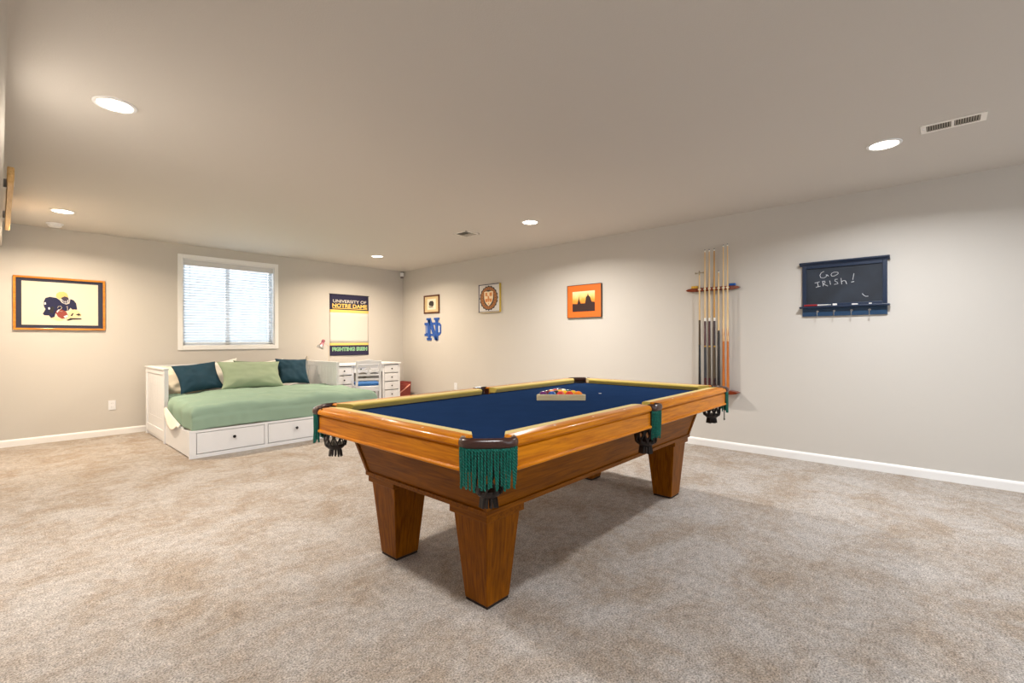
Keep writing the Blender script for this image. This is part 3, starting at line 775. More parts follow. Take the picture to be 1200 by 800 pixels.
# small brown frame
t = thing('framed_print', 'small brown-framed picture with a dark sketch, above the blue monogram', 'picture', (R, 6.69, 1.80))
frame(t, RW, .44, .325, .026, .022, mat('brown_frame', (92, 52, 30), .4))
flat('mat_border', [rect(-.196, -.14, .196, .14)], mat('tan_mat', (206, 184, 140), .8), t, RW, .001, .012)
pp = flat('print', [rect(-.12, -.095, .12, .095)], mat('print_paper', (226, 218, 198), .8), t, RW, .012, .013)
def blob(cx, cy, rx, ry, n, seed, rough=.25):
    rn = random.Random(seed); return [(cx + rx * math.cos(2 * PI * i / n) * (1 + rn.uniform(-rough, rough)), cy + ry * math.sin(2 * PI * i / n) * (1 + rn.uniform(-rough, rough))) for i in range(n)]
flat('sketch', [blob(.0, .012, .072, .05, 18, 3), rect(-.06, -.06, .05, -.052)], mat('sketch_dark', (50, 46, 42), .8), pp, RW, .0132)
flat('sketch_shade', [blob(-.03, -.045, .05, .016, 12, 5)], mat('sketch_grey', (150, 145, 132), .8), pp, RW, .0134)

# blue interlocking letters
t = thing('monogram_sign', 'blue interlocking N and D letter cutout mounted below the small brown frame', 'sign', (R, 6.668, 1.36))
lw, lh = .46, .40
def mp3(pts): return [((x - 214) / 232 * lw, (557 - y) / 315 * lh) for x, y in pts]
BLU = mat('monogram_blue', (34, 84, 170), .5)
flat('letter_d', [mp3(p) for p in ([(98, 465), (290, 465), (290, 500), (98, 500)], [(98, 622), (290, 622), (290, 655), (98, 655)], [(114, 495), (150, 495), (150, 630), (114, 630)],
     [(285, 465), (310, 472), (332, 500), (332, 615), (312, 645), (285, 655), (285, 622), (298, 608), (298, 512), (285, 500)])], BLU, t, RW, .001, .012)
flat('letter_n', [mp3(p) for p in ([(130, 402), (190, 402), (190, 432), (130, 432)], [(148, 425), (192, 425), (288, 712), (250, 712)], [(240, 402), (308, 402), (308, 432), (240, 432)],
     [(256, 430), (290, 430), (290, 714), (262, 714)], [(135, 682), (198, 682), (198, 714), (135, 714)], [(150, 425), (182, 425), (182, 690), (150, 690)])], BLU, t, RW, .001, .018)
flat('outline_stripe', [mp3([(128, 508), (136, 508), (136, 612), (128, 612)]), mp3([(300, 512), (318, 520), (318, 600), (300, 608)])], mat('monogram_pale', (196, 206, 226), .6), t, RW, .012, .0135)

# crest canvas
t = thing('crest_canvas', 'square canvas with a brown shield seal and yellow sides, between the brown and orange frames', 'picture', (R, 5.215, 1.815))
w_, h_ = .46, .44
obj('canvas', G().prism(rect(-w_ / 2, -h_ / 2, w_ / 2, h_ / 2), (0, 0, 0), RW['ax'], RW['ay'], RW['an'], .001, .040), mat('canvas_yellow', (206, 176, 72), .7), t, bevel=.002)
fr = flat('front_face', [rect(-w_ / 2 + .004, -h_ / 2 + .004, w_ / 2 - .004, h_ / 2 - .004)], mat('canvas_front', (206, 204, 202), .7), t, RW, .040, .0412)
q = .012
flat('navy_edge', [rect(-w_ / 2, -h_ / 2, -w_ / 2 + q * 1.6, h_ / 2), rect(-w_ / 2, h_ / 2 - q, w_ / 2 - .01, h_ / 2), rect(-w_ / 2, -h_ / 2 + .01, w_ / 2 - .01, -h_ / 2 + .016)], mat('edge_navy', (40, 44, 76), .6), fr, RW, .0412)
scal = []
for i in range(96):
    a = 2 * PI * i / 96; k = 1 + .035 * math.cos(20 * a); scal.append((.197 * k * math.cos(a), .190 * k * math.sin(a)))
flat('seal_edge', [scal], mat('seal_dark', (42, 34, 36), .6), fr, RW, .0420)
flat('seal_ring', [ell(0, 0, .178, .172, 48)], mat('seal_brown', (158, 98, 40), .6), fr, RW, .0429)
flat('seal_inner', [ell(0, 0, .118, .128, 40)], MATS['seal_dark'], fr, RW, .0438)
def shield(w, h): return [(-w, h * .8), (-w * .5, h * .86), (0, h * .8), (w * .5, h * .86), (w, h * .8), (w, 0), (w * .8, -h * .45), (w * .4, -h * .8), (0, -h), (-w * .4, -h * .8), (-w * .8, -h * .45), (-w, 0)]
flat('shield', [shield(.098, .125)], mat('shield_cream', (236, 214, 178), .6), fr, RW, .0447)
flat('shield_mark', [rect(-.07, .03, -.03, .085), rect(.02, .03, .075, .085), rect(-.075, -.06, -.02, -.01), rect(.02, -.06, .07, -.01), [(-.02, .05), (.012, .02), (.02, -.02), (0, -.07), (-.018, -.03)], rect(-.012, -.1, .012, -.08)], mat('shield_orange', (206, 130, 66), .6), fr, RW, .0455)
g = G()
for i in range(22):
    a = 2 * PI * i / 22; cx, cy = .148 * math.cos(a), .15 * math.sin(a)
    c_, s_ = math.cos(a), math.sin(a)
    pts = [(cx + u * -s_ + v * c_, cy + u * c_ + v * s_) for u, v in ((-.006, -.013), (.006, -.013), (.003, .013), (-.003, .013))]
    g.prism(pts, (0, 0, 0), RW['ax'], RW['ay'], RW['an'], .0437, .0446)
obj('seal_lettering', g, mat('seal_letter', (92, 50, 24), .6), fr)

# orange framed skyline
t = thing('framed_print', 'orange-matted framed silhouette of a domed skyline at sunset', 'picture', (R, 3.461, 1.667))
w_, h_ = .532, .436
frame(t, RW, w_, h_, .007, .03, mat('dark_bronze', (78, 60, 40), .35))
flat('mat_border', [rect(-w_ / 2 + .006, -h_ / 2 + .006, w_ / 2 - .006, h_ / 2 - .006)], mat('orange_mat', (224, 106, 22), .6), t, RW, .001, .024)
mm = bpy.data.materials.new('sunset_print'); mm.use_nodes = True; nt = mm.node_tree; b = nt.nodes['Principled BSDF']
tc = nt.nodes.new('ShaderNodeTexCoord'); sp = nt.nodes.new('ShaderNodeSeparateXYZ'); nt.links.new(tc.outputs['Object'], sp.inputs[0])
nz = nt.nodes.new('ShaderNodeTexNoise'); nz.inputs['Scale'].default_value = 14; nt.links.new(tc.outputs['Object'], nz.inputs['Vector'])
ma = nt.nodes.new('ShaderNodeMath'); ma.operation = 'MULTIPLY_ADD'; ma.inputs[1].default_value = .09; nt.links.new(nz.outputs['Fac'], ma.inputs[0]); nt.links.new(sp.outputs['Z'], ma.inputs[2])
mr = nt.nodes.new('ShaderNodeMapRange'); mr.inputs[1].default_value = -.08; mr.inputs[2].default_value = .19; nt.links.new(ma.outputs[0], mr.inputs[0])
cr = nt.nodes.new('ShaderNodeValToRGB'); nt.links.new(mr.outputs[0], cr.inputs[0])
el = cr.color_ramp.elements; el[0].position = 0; el[0].color = srgb(180, 60, 20); el[1].position = 1; el[1].color = srgb(250, 226, 186)
for p_, c_ in ((.3, (226, 110, 30)), (.5, (244, 160, 60)), (.7, (250, 206, 130))):
    e_ = el.new(p_); e_.color = srgb(*c_)
nt.links.new(cr.outputs[0], b.inputs['Base Color']); b.inputs['Roughness'].default_value = .4
ph = flat('photograph', [rect(-.18, -.135, .168, .130)], mm, t, RW, .024, .0252)
sk = [(-.18, -.135), (.168, -.135), (.168, -.02), (.12, -.012), (.108, .02), (.10, .045), (.085, .06), (.075, .068), (.064, .10), (.055, .070), (.045, .062), (.032, .045), (.028, .01), (.02, -.03), (-.05, -.03), (-.062, .0), (-.072, .03), (-.078, .065), (-.086, .03), (-.092, .0), (-.10, -.035), (-.18, -.03)]
flat('skyline', [sk], mat('silhouette', (46, 18, 14), .6), ph, RW, .0254)

# banner on the back wall
t = thing('wall_banner', 'tall navy and white cloth university banner with gold and green lettering above the desk', 'banner', (4.108, B, 1.428))
bw_, bh_ = .722, 1.048
def clothstrip(z0, z1, m, name='cloth', parent=t, off=0.0, x0=-bw_ / 2, x1=bw_ / 2):
    g = G()
    def f(u, v):
        x = x0 + (x1 - x0) * u; z = z0 + (z1 - z0) * v
        return Vector((x, -.010 - off - .004 * math.sin(x * 9 + 1) - .003 * math.sin(z * 7), z))
    g.grid(24, 8, f)
    return obj(name, g, m, parent, smooth=True, solid=.003)
NB = mat('banner_navy', (36, 34, 66), .85); WB = mat('banner_white', (212, 207, 200), .85); GB = mat('banner_gold', (238, 202, 112), .85)
zt0 = bh_ / 2
def fy(p): return zt0 - (p - 115) / 580 * bh_
clothstrip(fy(262), fy(115), NB, 'top_panel'); clothstrip(fy(288), fy(262), GB, 'gold_stripe'); clothstrip(fy(576), fy(288), WB, 'white_field')
clothstrip(fy(598), fy(576), GB, 'gold_stripe'); clothstrip(fy(695), fy(598), NB, 'bottom_panel')
obj('hanging_rod', G().tube([(-bw_ / 2 - .01, -.010, zt0 - .004), (bw_ / 2 + .01, -.010, zt0 - .004)], .006), mat('rod_dark', (40, 36, 50), .5), t)
YT = -.0195
A_ = dict(ax=BW['ax'], ay=BW['ay'], an=BW['an'])
text_mesh('lettering', 'UNIVERSITY OF', .072, WB, t, (0, YT, fy(183)), width=.62, bold=.001, **A_)
text_mesh('lettering', 'NOTRE DAME', .088, GB, t, (.0, YT, fy(225)), width=.65, bold=.003, **A_)
obj('underline', G().box((-.32, YT - .001, fy(252)), (.33, YT + .0005, fy(246))), GB, t)
GRN = mat('banner_green', (40, 160, 92), .8)
text_mesh('lettering_outline', 'FIGHTING IRISH', .082, mat('banner_pale_green', (186, 208, 182), .8), t, (0, YT + .0006, fy(636)), width=.65, bold=.005, **A_)
text_mesh('lettering', 'FIGHTING IRISH', .078, GRN, t, (0, YT - .0008, fy(636)), width=.64, bold=.0005, **A_)

# outlets
def outlet(F, loc, label):
    t = thing('power_outlet', label, 'outlet', loc)
    obj('cover_plate', G().prism(rect(-.036, -.059, .036, .059), (0, 0, 0), F['ax'], F['ay'], F['an'], .0005, .006), M_WHITE, t, bevel=.002)
    for dz in (-.024, .024):
        rc = flat('receptacle', [ell(0, dz, .017, .014, 20)], M_WHITE, t, F, .006, .0075)
        flat('slot', [rect(-.008, dz - .004, -.006, dz + .006), rect(.006, dz - .004, .008, dz + .006)], M_BLACK, rc, F, .0075, .0078)
outlet(BW, (.94, B, .37), 'white power outlet low on the back wall left of the daybed')
outlet(RW, (R, 6.055, .382), 'white power outlet low on the right wall behind the pool table')

# chalkboard
CB = mat('board_blue', (22, 40, 66), .35, coat=.2)
t = thing('chalkboard', 'navy-framed chalkboard with chalk writing, shelf and hooks on the right wall', 'chalkboard', (R, .664, 1.625))
hw_ = .318
g = G()
F = RW
def cbox(g, x0, z0, x1, z1, d0, d1): g.prism(rect(x0, z0, x1, z1), (0, 0, 0), F['ax'], F['ay'], F['an'], d0, d1); return g
z0b, z1b = -.252, .236
g = G(); cbox(g, -hw_, -.16, -hw_ + .032, z1b, .0005, .024); cbox(g, hw_ - .032, -.16, hw_, z1b, .0005, .024); cbox(g, -hw_ + .032, z1b - .04, hw_ - .032, z1b, .0005, .024); cbox(g, -hw_ + .032, -.16, hw_ - .032, -.135, .0005, .024)
obj('frame', g, CB, t, bevel=.003)
obj('cornice', G().prism([(0.0005, .222), (.026, .222), (.034, .232), (.048, .240), (.052, .246), (.052, .256), (.0005, .256)], (0, -.335 if False else .337, 0), (-1, 0, 0), (0, 0, 1), (0, -1, 0), 0, .674), CB, t, bevel=.002)
mm = mat('slate_black', (32, 40, 52), .7, var=.35, vscale=5)
bd_ = obj('writing_panel', cbox(G(), -hw_ + .03, -.14, hw_ - .03, z1b - .035, .004, .012), mm, t)
obj('shelf', cbox(G(), -.337, -.176, .337, -.160, .0005, .062), CB, t, bevel=.003)
hp = obj('hook_rail', cbox(G(), -hw_, z0b, hw_, -.176, .0005, .018), mat('rail_blue', (20, 58, 92), .35, coat=.2), t, bevel=.002)
for i in range(4):
    x = -.195 + .13 * i
    g = G()
    y = -x
    g.lathe([(0, 0), (.010, 0), (.010, .003), (0, .003)], c=(-.018, y, -.208), seg=14, ax=(0, 1, 0), ay=(0, 0, 1), az=(-1, 0, 0))
    g.tube([(-.02, y, -.208), (-.036, y, -.212), (-.044, y, -.226), (-.038, y, -.243), (-.046, y, -.252)], .0035)
    g.lathe([(0, -.005), (.006, -.003), (.006, .003), (0, .005)], c=(-.047, y, -.254), seg=10)
    obj('hook', g, M_STEEL, hp, smooth=True)
# handwriting: strokes in board coordinates (measured across the writing panel)
def cw(x, y):   # measured on a frontal unskewed view: x 150..880 -> board width, y compensated for the slope of the top
    k = (x - 150) / 730
    top = 240 - k * 88; bot = 573 - k * 22
    yy = (y - top) / (bot - top)
    return (-hw_ + k * 2 * hw_, z1b - yy * (z1b + .160))
def stroke(g, pts, r=.0024):
    q = [cw(*p) for p in pts]; q2 = [q[0]]
    for a, b_ in zip(q, q[1:]):
        q2 += [((a[0] + b_[0]) / 2, (a[1] + b_[1]) / 2), b_]
    g.tube([(-.0125, -a, b_) for a, b_ in q2], r, seg=5, sq=None)
g = G()
stroke(g, [(350, 280), (325, 292), (313, 312), (320, 332), (345, 335), (368, 325), (375, 305), (392, 318), (366, 308)])          # G
stroke(g, [(440, 284), (420, 292), (412, 306), (420, 318), (440, 316), (465, 304), (478, 292), (470, 283), (440, 284)])             # O
stroke(g, [(265, 378), (310, 366)]); stroke(g, [(290, 372), (298, 408)]); stroke(g, [(276, 412), (318, 402)])                     # I
stroke(g, [(338, 362), (342, 402)]); stroke(g, [(334, 362), (358, 360), (358, 376), (342, 384), (384, 400)])                      # R
stroke(g, [(400, 356), (408, 388)])                                                                                               # I
stroke(g, [(470, 342), (448, 344), (446, 358), (468, 368), (474, 380), (440, 386)])                                               # S
stroke(g, [(500, 332), (506, 384)]); stroke(g, [(504, 362), (525, 352), (540, 356), (548, 382)])                                  # H
stroke(g, [(610, 292), (600, 345)]); stroke(g, [(588, 366), (612, 360)], .0034)                                                   # !
stroke(g, [(678, 462), (692, 478), (708, 487), (728, 486)])
obj('chalk_writing', g, mat('chalk_white', (196, 198, 204), .9), bd_)
ZS = 1.625 - .160
tt = thing('chalk_eraser', 'long red handled chalk holder lying on the left of the chalkboard shelf', 'chalk holder', (R - .04, .90, ZS + .0095))
obj('body', G().tube([(0, .062, 0), (0, -.045, 0)], .009, seg=12), mat('holder_red', (150, 28, 30), .4), tt, smooth=True)
obj('tip', G().tube([(0, -.045, 0), (0, -.10, .0), (0, -.15, 0)], [.007, .0055, .0045], seg=10), mat('holder_tip', (214, 212, 208), .5), tt, smooth=True)
for y, ln, hh, lab in ((.722, .032, .018, 'white block of chalk on the chalkboard shelf right of the red holder'), (.573, .044, .011, 'white stick of chalk lying third along the chalkboard shelf'), (.462, .020, .012, 'small stub of white chalk at the right of the chalkboard shelf')):
    o = obj('chalk', G().box((-.01, -ln / 2, 0), (.01, ln / 2, hh)), mat('chalk_stick', (232, 230, 226), .9), loc=(R - .035, y, ZS + .0003), bevel=.003)
    tag(o, lab, 'chalk', 'chalk on the chalkboard shelf')

# ------------------------------------------------------------------ daybed
BX0, BX1, BYB, BYF, BZT, BYD = 1.25, 3.335, 7.45, 6.46, .845, 5.43
bed = thing('daybed', 'white wooden daybed with panelled ends and drawers, pulled out below the window', 'bed', ((BX0 + BX1) / 2, 6.4, 0))
ox, oy = (BX0 + BX1) / 2, 6.4
def bb(g, x0, y0, z0, x1, y1, z1): return g.box((x0 - ox, y0 - oy, z0), (x1 - ox, y1 - oy, z1))
PW = .042
M_BED = M_WHITE
for x0 in (BX0, BX1 - PW):
    for ya, yb_ in ((BYF, BYF + .055), (BYB - .055, BYB)):
        obj('post', bb(G(), x0, ya, 0, x0 + PW, yb_, BZT - .012), M_BED, bed, bevel=.003)
    for za, zb_ in ((BZT - .07, BZT - .012), (.045, .14)):
        obj('end_rail', bb(G(), x0 + .004, BYF + .055, za, x0 + PW - .004, BYB - .055, zb_), M_BED, bed, bevel=.002)
    g = G(); n = 9; y0, y1 = BYF + .055, BYB - .055
    for i in range(n):
        a = y0 + (y1 - y0) * i / n; b_ = y0 + (y1 - y0) * (i + 1) / n
        bb(g, x0 + .014, a, .14, x0 + PW - .014, b_ - .003, BZT - .07)
    bb(g, x0 + .016, y0, .14, x0 + PW - .016, y1, BZT - .07)
    ep = obj('end_panel', g, M_BED, bed)
    obj('end_cap', bb(G(), x0 - .008, BYF - .006, BZT - .012, x0 + PW + .008, BYB + .004, BZT + .004), M_BED, bed, bevel=.003)
g = G(); bb(g, BX0 + PW, BYB - .035, .30, BX1 - PW, BYB - .01, BZT - .07)
bk = obj('back_panel', g, M_BED, bed)
for za, zb_ in ((BZT - .07, BZT - .012), (.22, .30)): obj('back_rail', bb(G(), BX0 + PW, BYB - .042, za, BX1 - PW, BYB, zb_), M_BED, bk, bevel=.002)
obj('back_cap', bb(G(), BX0 + PW + .008, BYB - .048, BZT - .012, BX1 - PW - .008, BYB + .004, BZT + .004), M_BED, bk, bevel=.003)
# drawer base pulled forward
g = G(); bb(g, BX0 + .012, BYD + .02, .012, BX0 + .034, BYB - .06, .262); bb(g, BX1 - .034, BYD + .02, .012, BX1 - .012, BYB - .06, .262)
bb(g, BX0 + .034, BYD + .05, .012, BX1 - .034, BYB - .06, .03); bb(g, BX0 + .034, BYD + .05, .245, BX1 - .034, BYB - .06, .262)
ba = obj('drawer_base', g, M_BED, bed)
divs = [BX0 + .0, BX0 + .06, 1.945, 1.978, 2.60, 2.633, 3.262, BX1]
g = G(); bb(g, BX0, BYD, 0, BX1, BYD + .02, .038); bb(g, BX0, BYD, .252, BX1, BYD + .02, .275)
for a, b_ in ((BX0, divs[1]), (divs[2], divs[3]), (divs[4], divs[5]), (divs[6], BX1)): bb(g, a, BYD, .038, b_, BYD + .02, .252)
obj('front_frame', g, M_BED, ba, bevel=.002)
for a, b_, kx in ((divs[1], divs[2], 1.643), (divs[3], divs[4], 2.282), (divs[5], divs[6], 2.945)):
    dr = obj('drawer', bb(G(), a + .005, BYD - .002, .044, b_ - .005, BYD + .016, .247), M_BED, bed, bevel=.003)
    g = G(); g.lathe([(0, .001), (.008, .001), (.007, .012), (.014, .018), (.0155, .024), (.011, .031), (0, .032)], c=(kx - ox, BYD - .002 - oy, .172), seg=18, ax=(1, 0, 0), ay=(0, 0, 1), az=(0, -1, 0))
    obj('knob', g, mat('knob_dark', (38, 36, 38), .35, metal=.6), dr, smooth=True)
# mattress under the duvet
mt = obj('mattress', G().box((BX0 + .06, BYD + .04, .2635), (BX1 - .06, BYB - .05, .435)), mat('mattress_cream', (232, 220, 196), .9), bevel=.03, seg=3)
tag(mt, 'cream mattress lying on the daybed under the green duvet', 'mattress')

def cushion(name, label, c, w, h, th, rot, m, group='pillows on the daybed', seed=0, cat='pillow'):
    rn = random.Random(seed); off = Vector((rn.random() * 9, rn.random() * 9, rn.random() * 9))
    n = 22; g = G()
    def side(s):
        V = []
        for i in range(n + 1):
            row = []
            for j in range(n + 1):
                a, b = 2 * i / n - 1, 2 * j / n - 1
                pin = 1 - .13 * (1 - abs(a) ** 2) * abs(b) ** 2
                pin2 = 1 - .15 * (1 - abs(b) ** 2) * abs(a) ** 2
                x, y = a * w / 2 * pin2, b * h / 2 * pin
                k = max(0, (1 - abs(a) ** 2.6)) ** .6 * max(0, (1 - abs(b) ** 2.6)) ** .6
                z = s * th / 2 * k ** .9
                wr = noise.noise(Vector((a * 1.7, b * 1.7, s)) + off) * .030 * k + noise.noise(Vector((a * 4, b * 4, s)) + off) * .014 * k
                # soft folds running in from the corners
                wr += .012 * math.sin(11 * (a - b * (1 if a * b > 0 else -1)) + off.x) * min(1, abs(a * b) * 1.6) * k
                row.append(Vector((x, y, z + wr)))
            V.append(row)
        return V
    top, bot = side(1), side(-1)
    vt = [[g.bm.verts.new(p) for p in r_] for r_ in top]
    vb = [[vt[i][j] if i in (0, n) or j in (0, n) else g.bm.verts.new(bot[i][j]) for j in range(n + 1)] for i in range(n + 1)]
    for i in range(n):
        for j in range(n):
            g.bm.faces.new((vt[i][j], vt[i + 1][j], vt[i + 1][j + 1], vt[i][j + 1]))
            try: g.bm.faces.new((vb[i][j], vb[i][j + 1], vb[i + 1][j + 1], vb[i + 1][j]))
            except ValueError: pass
    o = obj(name, g, m, smooth=True, ang=180, sub=1)
    o.location = c; o.rotation_euler = (Matrix.Rotation(rot[2], 3, 'Z') @ Matrix.Rotation(rot[0], 3, 'X') @ Matrix.Rotation(rot[1], 3, 'Z')).to_euler()
    return tag(o, label, cat, group)
NAVYP = mat('pillow_navy', (22, 58, 76), .9, var=.12, vscale=9); SAGE = mat('sage_cotton', (150, 166, 140), .9, var=.05, vscale=6)
CRM = mat('cream_cotton', (240, 228, 206), .9)
L = math.radians
cushion('pillow', 'cream pillow tucked behind the left navy pillow against the daybed back', (1.585, 7.17, .665), .56, .42, .15, (L(66), 0, L(2)), CRM, seed=1)
cushion('pillow', 'white pillow behind, its corner showing above the left navy and green pillows', (2.0, 7.29, .70), .62, .40, .12, (L(72), L(8), L(0)), mat('white_cotton', (244, 240, 232), .9), seed=2)
cushion('pillow', 'white pillow mostly hidden behind the right end of the long green pillow', (2.62, 7.27, .70), .60, .38, .12, (L(72), L(4), L(0)), MATS['white_cotton'], seed=3)
cushion('pillow', 'grey-green pillow peeking out between the long green and right navy pillows', (2.45, 7.10, .71), .62, .38, .12, (L(68), L(-3), L(0)), mat('greygreen_cotton', (120, 136, 112), .9), seed=4)
cushion('pillow', 'navy pillow at the left end of the daybed', (1.71, 6.98, .70), .52, .42, .17, (L(58), L(6), L(3)), NAVYP, seed=5)
cushion('pillow', 'long sage green pillow in the middle of the daybed', (2.31, 6.90, .70), .82, .44, .19, (L(56), L(-2), L(0)), SAGE, seed=6)
cushion('pillow', 'dark navy pillow at the right end of the daybed', (2.90, 7.02, .715), .46, .43, .16, (L(60), L(-3), L(-4)), NAVYP, seed=7)

# duvet draped over the front edge
def duvet():
    x0, x1, y0, y1 = BX0 + .03, BX1 - .01, BYD + .03, 7.02
    top = .49; rr = .055; dropf, dropl, dropr = .17, .17, .16
    g = G(); nu, nv = 90, 84
    def over(d, lim):      # arc-length d past the start of the rounded edge -> (outward, down)
        if d <= 0: return 0, 0
        q = rr * PI / 2
        if d < q: a = d / rr; return rr * math.sin(a), rr * (1 - math.cos(a))
        return rr, rr + (d - q)
    def f(u, v):
        A = -dropl - .02 + u * ((x1 - x0) + dropl + dropr + .04); Bq = -dropf - .02 + v * ((y1 - y0) + dropf + .02)
        # local coordinates along sheet
        ins = rr
        dl = ins - A; dr_ = A - ((x1 - x0) - ins); df = ins - Bq
        yv = y0 + Bq
        inside = min(1, max(0, (yv - (BYF - .16)) / .12))           # between the end posts the sides stay tucked in
        xx = x0 + max(ins, min(x1 - x0 - ins, A)); yy = y0 + max(ins, Bq); z = top
        oL, zL = over(dl, dropl); oR, zR = over(dr_, dropr); oF, zF = over(df, dropf)
        oL2 = oL * (1 - .3 * inside); zL2 = zL * (1 - inside) + min(zL, .03) * inside
        oR2 = oR * (1 - .3 * inside); zR2 = zR * (1 - inside) + min(zR, .03) * inside
        xx += -oL2 + oR2; yy -= oF
        z -= max(zL2, zR2, zF) if min(max(zL2, zR2), zF) <= 0 else (max(zL2, zR2) ** 3 + zF ** 3) ** (1 / 3)
        # puff, wrinkles
        kx = min(1, max(0, (A) / (x1 - x0))); ky = min(1, max(0, Bq / (y1 - y0)))
        z += .035 * math.sin(PI * kx) ** .5 * math.sin(PI * min(1, ky * .9 + .1)) ** .5 if z > top - .15 else 0
        P = Vector((xx, yy, z))
        wr = noise.noise(Vector((xx * 1.6, yy * 1.6, 3))) * .03 + noise.noise(Vector((xx * 4 + yy * 2, yy * 5, z * 5))) * .028 + .012 * max(0, noise.noise(Vector((xx * 3 - yy * 5, xx * 2.2, 7)))) * math.sin(26 * (xx * .5 + yy) + 5 * noise.noise(Vector((xx * 2, yy * 2, 1)))) + noise.noise(Vector((xx * 9 + yy * 4, yy * 9 - xx * 3, z * 8))) * .010
        hang = max(zF, zL2, zR2) / .2
        P.z += wr * (1 if hang < .4 else .4)
        fold = .012 * math.sin(xx * 17 + 3 * math.sin(xx * 4)) * min(1, zF / .1) if zF > .03 else 0
        P.y -= fold * .7 - .0 + wr * .5 * (zF > .05)
        if zL2 > .03: P.x -= .010 * math.sin(yy * 19) * min(1, zL2 / .1) + wr * .5
        # pinched corner at front left, hanging a bit lower
        cf = max(0, 1 - abs(A + dropl) / .35) * max(0, 1 - abs(Bq + dropf) / .35)
        P.z -= .01 * cf
        P.y -= .012 if zF > .1 else 0
        return P
    g.grid(nu, nv, f)
    o = obj('duvet', g, mat('duvet_sage', (140, 166, 148), .95, bump=.04, bscale=500), smooth=True, ang=180, solid=.022, sub=1)
    return tag(o, 'sage green duvet spread over the daybed and hanging over its front', 'duvet')
duvet()
g = G()
g.grid(10, 8, lambda u, v: Vector((BX0 + .010 - .03 * u * (1 - u) - .02 * v, 6.42 - .62 * u, .425 - (.03 + .12 * math.sin(PI * min(1, u * 1.15)) ** .7) * v - .13 * u)))
o = obj('sheet', g, mat('sheet_white', (246, 240, 230), .9), smooth=True, solid=.004)
tag(o, 'white sheet corner hanging out below the duvet at the left side of the daybed', 'sheet')

# ------------------------------------------------------------------ desk, chair, lamp
DX0, DX1, DYF, DYB, DZ = 3.50, 4.715, 6.97, 7.50, .782
dk = thing('desk', 'white writing desk with small drawers in the back corner', 'desk', ((DX0 + DX1) / 2, 7.2, 0))
ox, oy = (DX0 + DX1) / 2, 7.2
obj('desk_top', bb(G(), DX0 - .012, DYF - .018, DZ - .026, DX1 + .012, DYB, DZ), M_WHITE, dk, bevel=.004)
KD = MATS['knob_dark']
def kn(parent, x, y, z, r=.0125):
    g = G().lathe([(0, .001), (.006, .001), (.006, .010), (r, .015), (r, .020), (r * .6, .025), (0, .026)], c=(x - ox, y - oy, z), seg=14, ax=(1, 0, 0), ay=(0, 0, 1), az=(0, -1, 0))
    obj('knob', g, KD, parent, smooth=True)
for x0, x1 in ((DX0, DX0 + .345), (DX1 - .345, DX1)):
    g = G(); bb(g, x0, DYF + .004, .09, x0 + .03, DYB - .01, DZ - .026); bb(g, x1 - .03, DYF + .004, .09, x1, DYB - .01, DZ - .026)
    bb(g, x0 + .03, DYB - .03, .09, x1 - .03, DYB - .01, DZ - .026); bb(g, x0 + .03, DYF + .004, .09, x1 - .03, DYB - .03, .11)
    for a in (x0, x1 - .035):
        for c_ in (DYF, DYB - .05): bb(g, a, c_, 0, a + .035, c_ + .04, .09)
    for a in (x0, x1 - .035): bb(g, a, DYF, .09, a + .035, DYF + .02, DZ - .026)
    for k in range(5):
        z = .165 + .1445 * k
        if k: bb(g, x0 + .035, DYF, z - .008, x1 - .035, DYF + .02, z + .0)
    bb(g, x0 + .035, DYF, .09, x1 - .035, DYF + .02, .175)
    pe = obj('pedestal', g, M_WHITE, dk, bevel=.0015)
    for k in range(4):
        z0 = .179 + .1445 * k; z1 = z0 + .130
        dr = obj('drawer', bb(G(), x0 + .040, DYF - .006, z0, x1 - .040, DYF + .3, min(z1, DZ - .032)), M_WHITE, dk, bevel=.003)
        kn(dr, (x0 + x1) / 2, DYF - .006, (z0 + z1) / 2)
g = G(); bb(g, DX0 + .345, DYF + .002, DZ - .03, DX1 - .345, DYF + .02, DZ - .026); bb(g, DX0 + .345, DYB - .03, DZ - .15, DX1 - .345, DYB - .012, DZ - .026)
obj('apron', g, M_WHITE, dk)
dr = obj('drawer', bb(G(), DX0 + .349, DYF - .002, DZ - .145, DX1 - .349, DYF + .3, DZ - .032), M_WHITE, dk, bevel=.003)
kn(dr, DX0 + .46, DYF - .002, DZ - .088); kn(dr, DX1 - .40, DYF - .002, DZ - .088)

ch = thing('desk_chair', 'white wooden chair with a pierced back and blue seat cushion, tucked at the desk', 'chair', (3.93, 6.72, 0), math.radians(-24))
def leg_(x, y0, y1, z0, z1, n='leg', w=.034, ytop=None):
    g = G(); h = w / 2; yt = y1 if ytop is None else ytop
    g.hexa([(x - h * .75, y0 - h * .75, z0), (x + h * .75, y0 - h * .75, z0), (x + h * .75, y0 + h * .75, z0), (x - h * .75, y0 + h * .75, z0),
            (x - h, y1 - h, z1), (x + h, y1 - h, z1), (x + h, y1 + h, z1), (x - h, y1 + h, z1)])
    return obj(n, g, M_WHITE, ch, bevel=.003)
CW = .172
for s in (-1, 1):
    leg_(s * CW, .20, .19, 0, .43); leg_(s * CW, -.235, -.20, 0, .45)
    g = G(); x = s * CW; h = .015
    g.hexa([(x - .017, -.217, .45), (x + .017, -.217, .45), (x + .017, -.183, .45), (x - .017, -.183, .45), (x - h, -.272, .845), (x + h, -.272, .845), (x + h, -.245, .845), (x - h, -.245, .845)])
    obj('back_post', g, M_WHITE, ch, bevel=.003)
obj('seat', G().box((-.195, -.20, .43), (.195, .215, .455)), M_WHITE, ch, bevel=.006)
g = G()
g.box((-CW, -.212, .375), (CW, -.192, .43)); g.box((-CW, .185, .375), (CW, .205, .43))
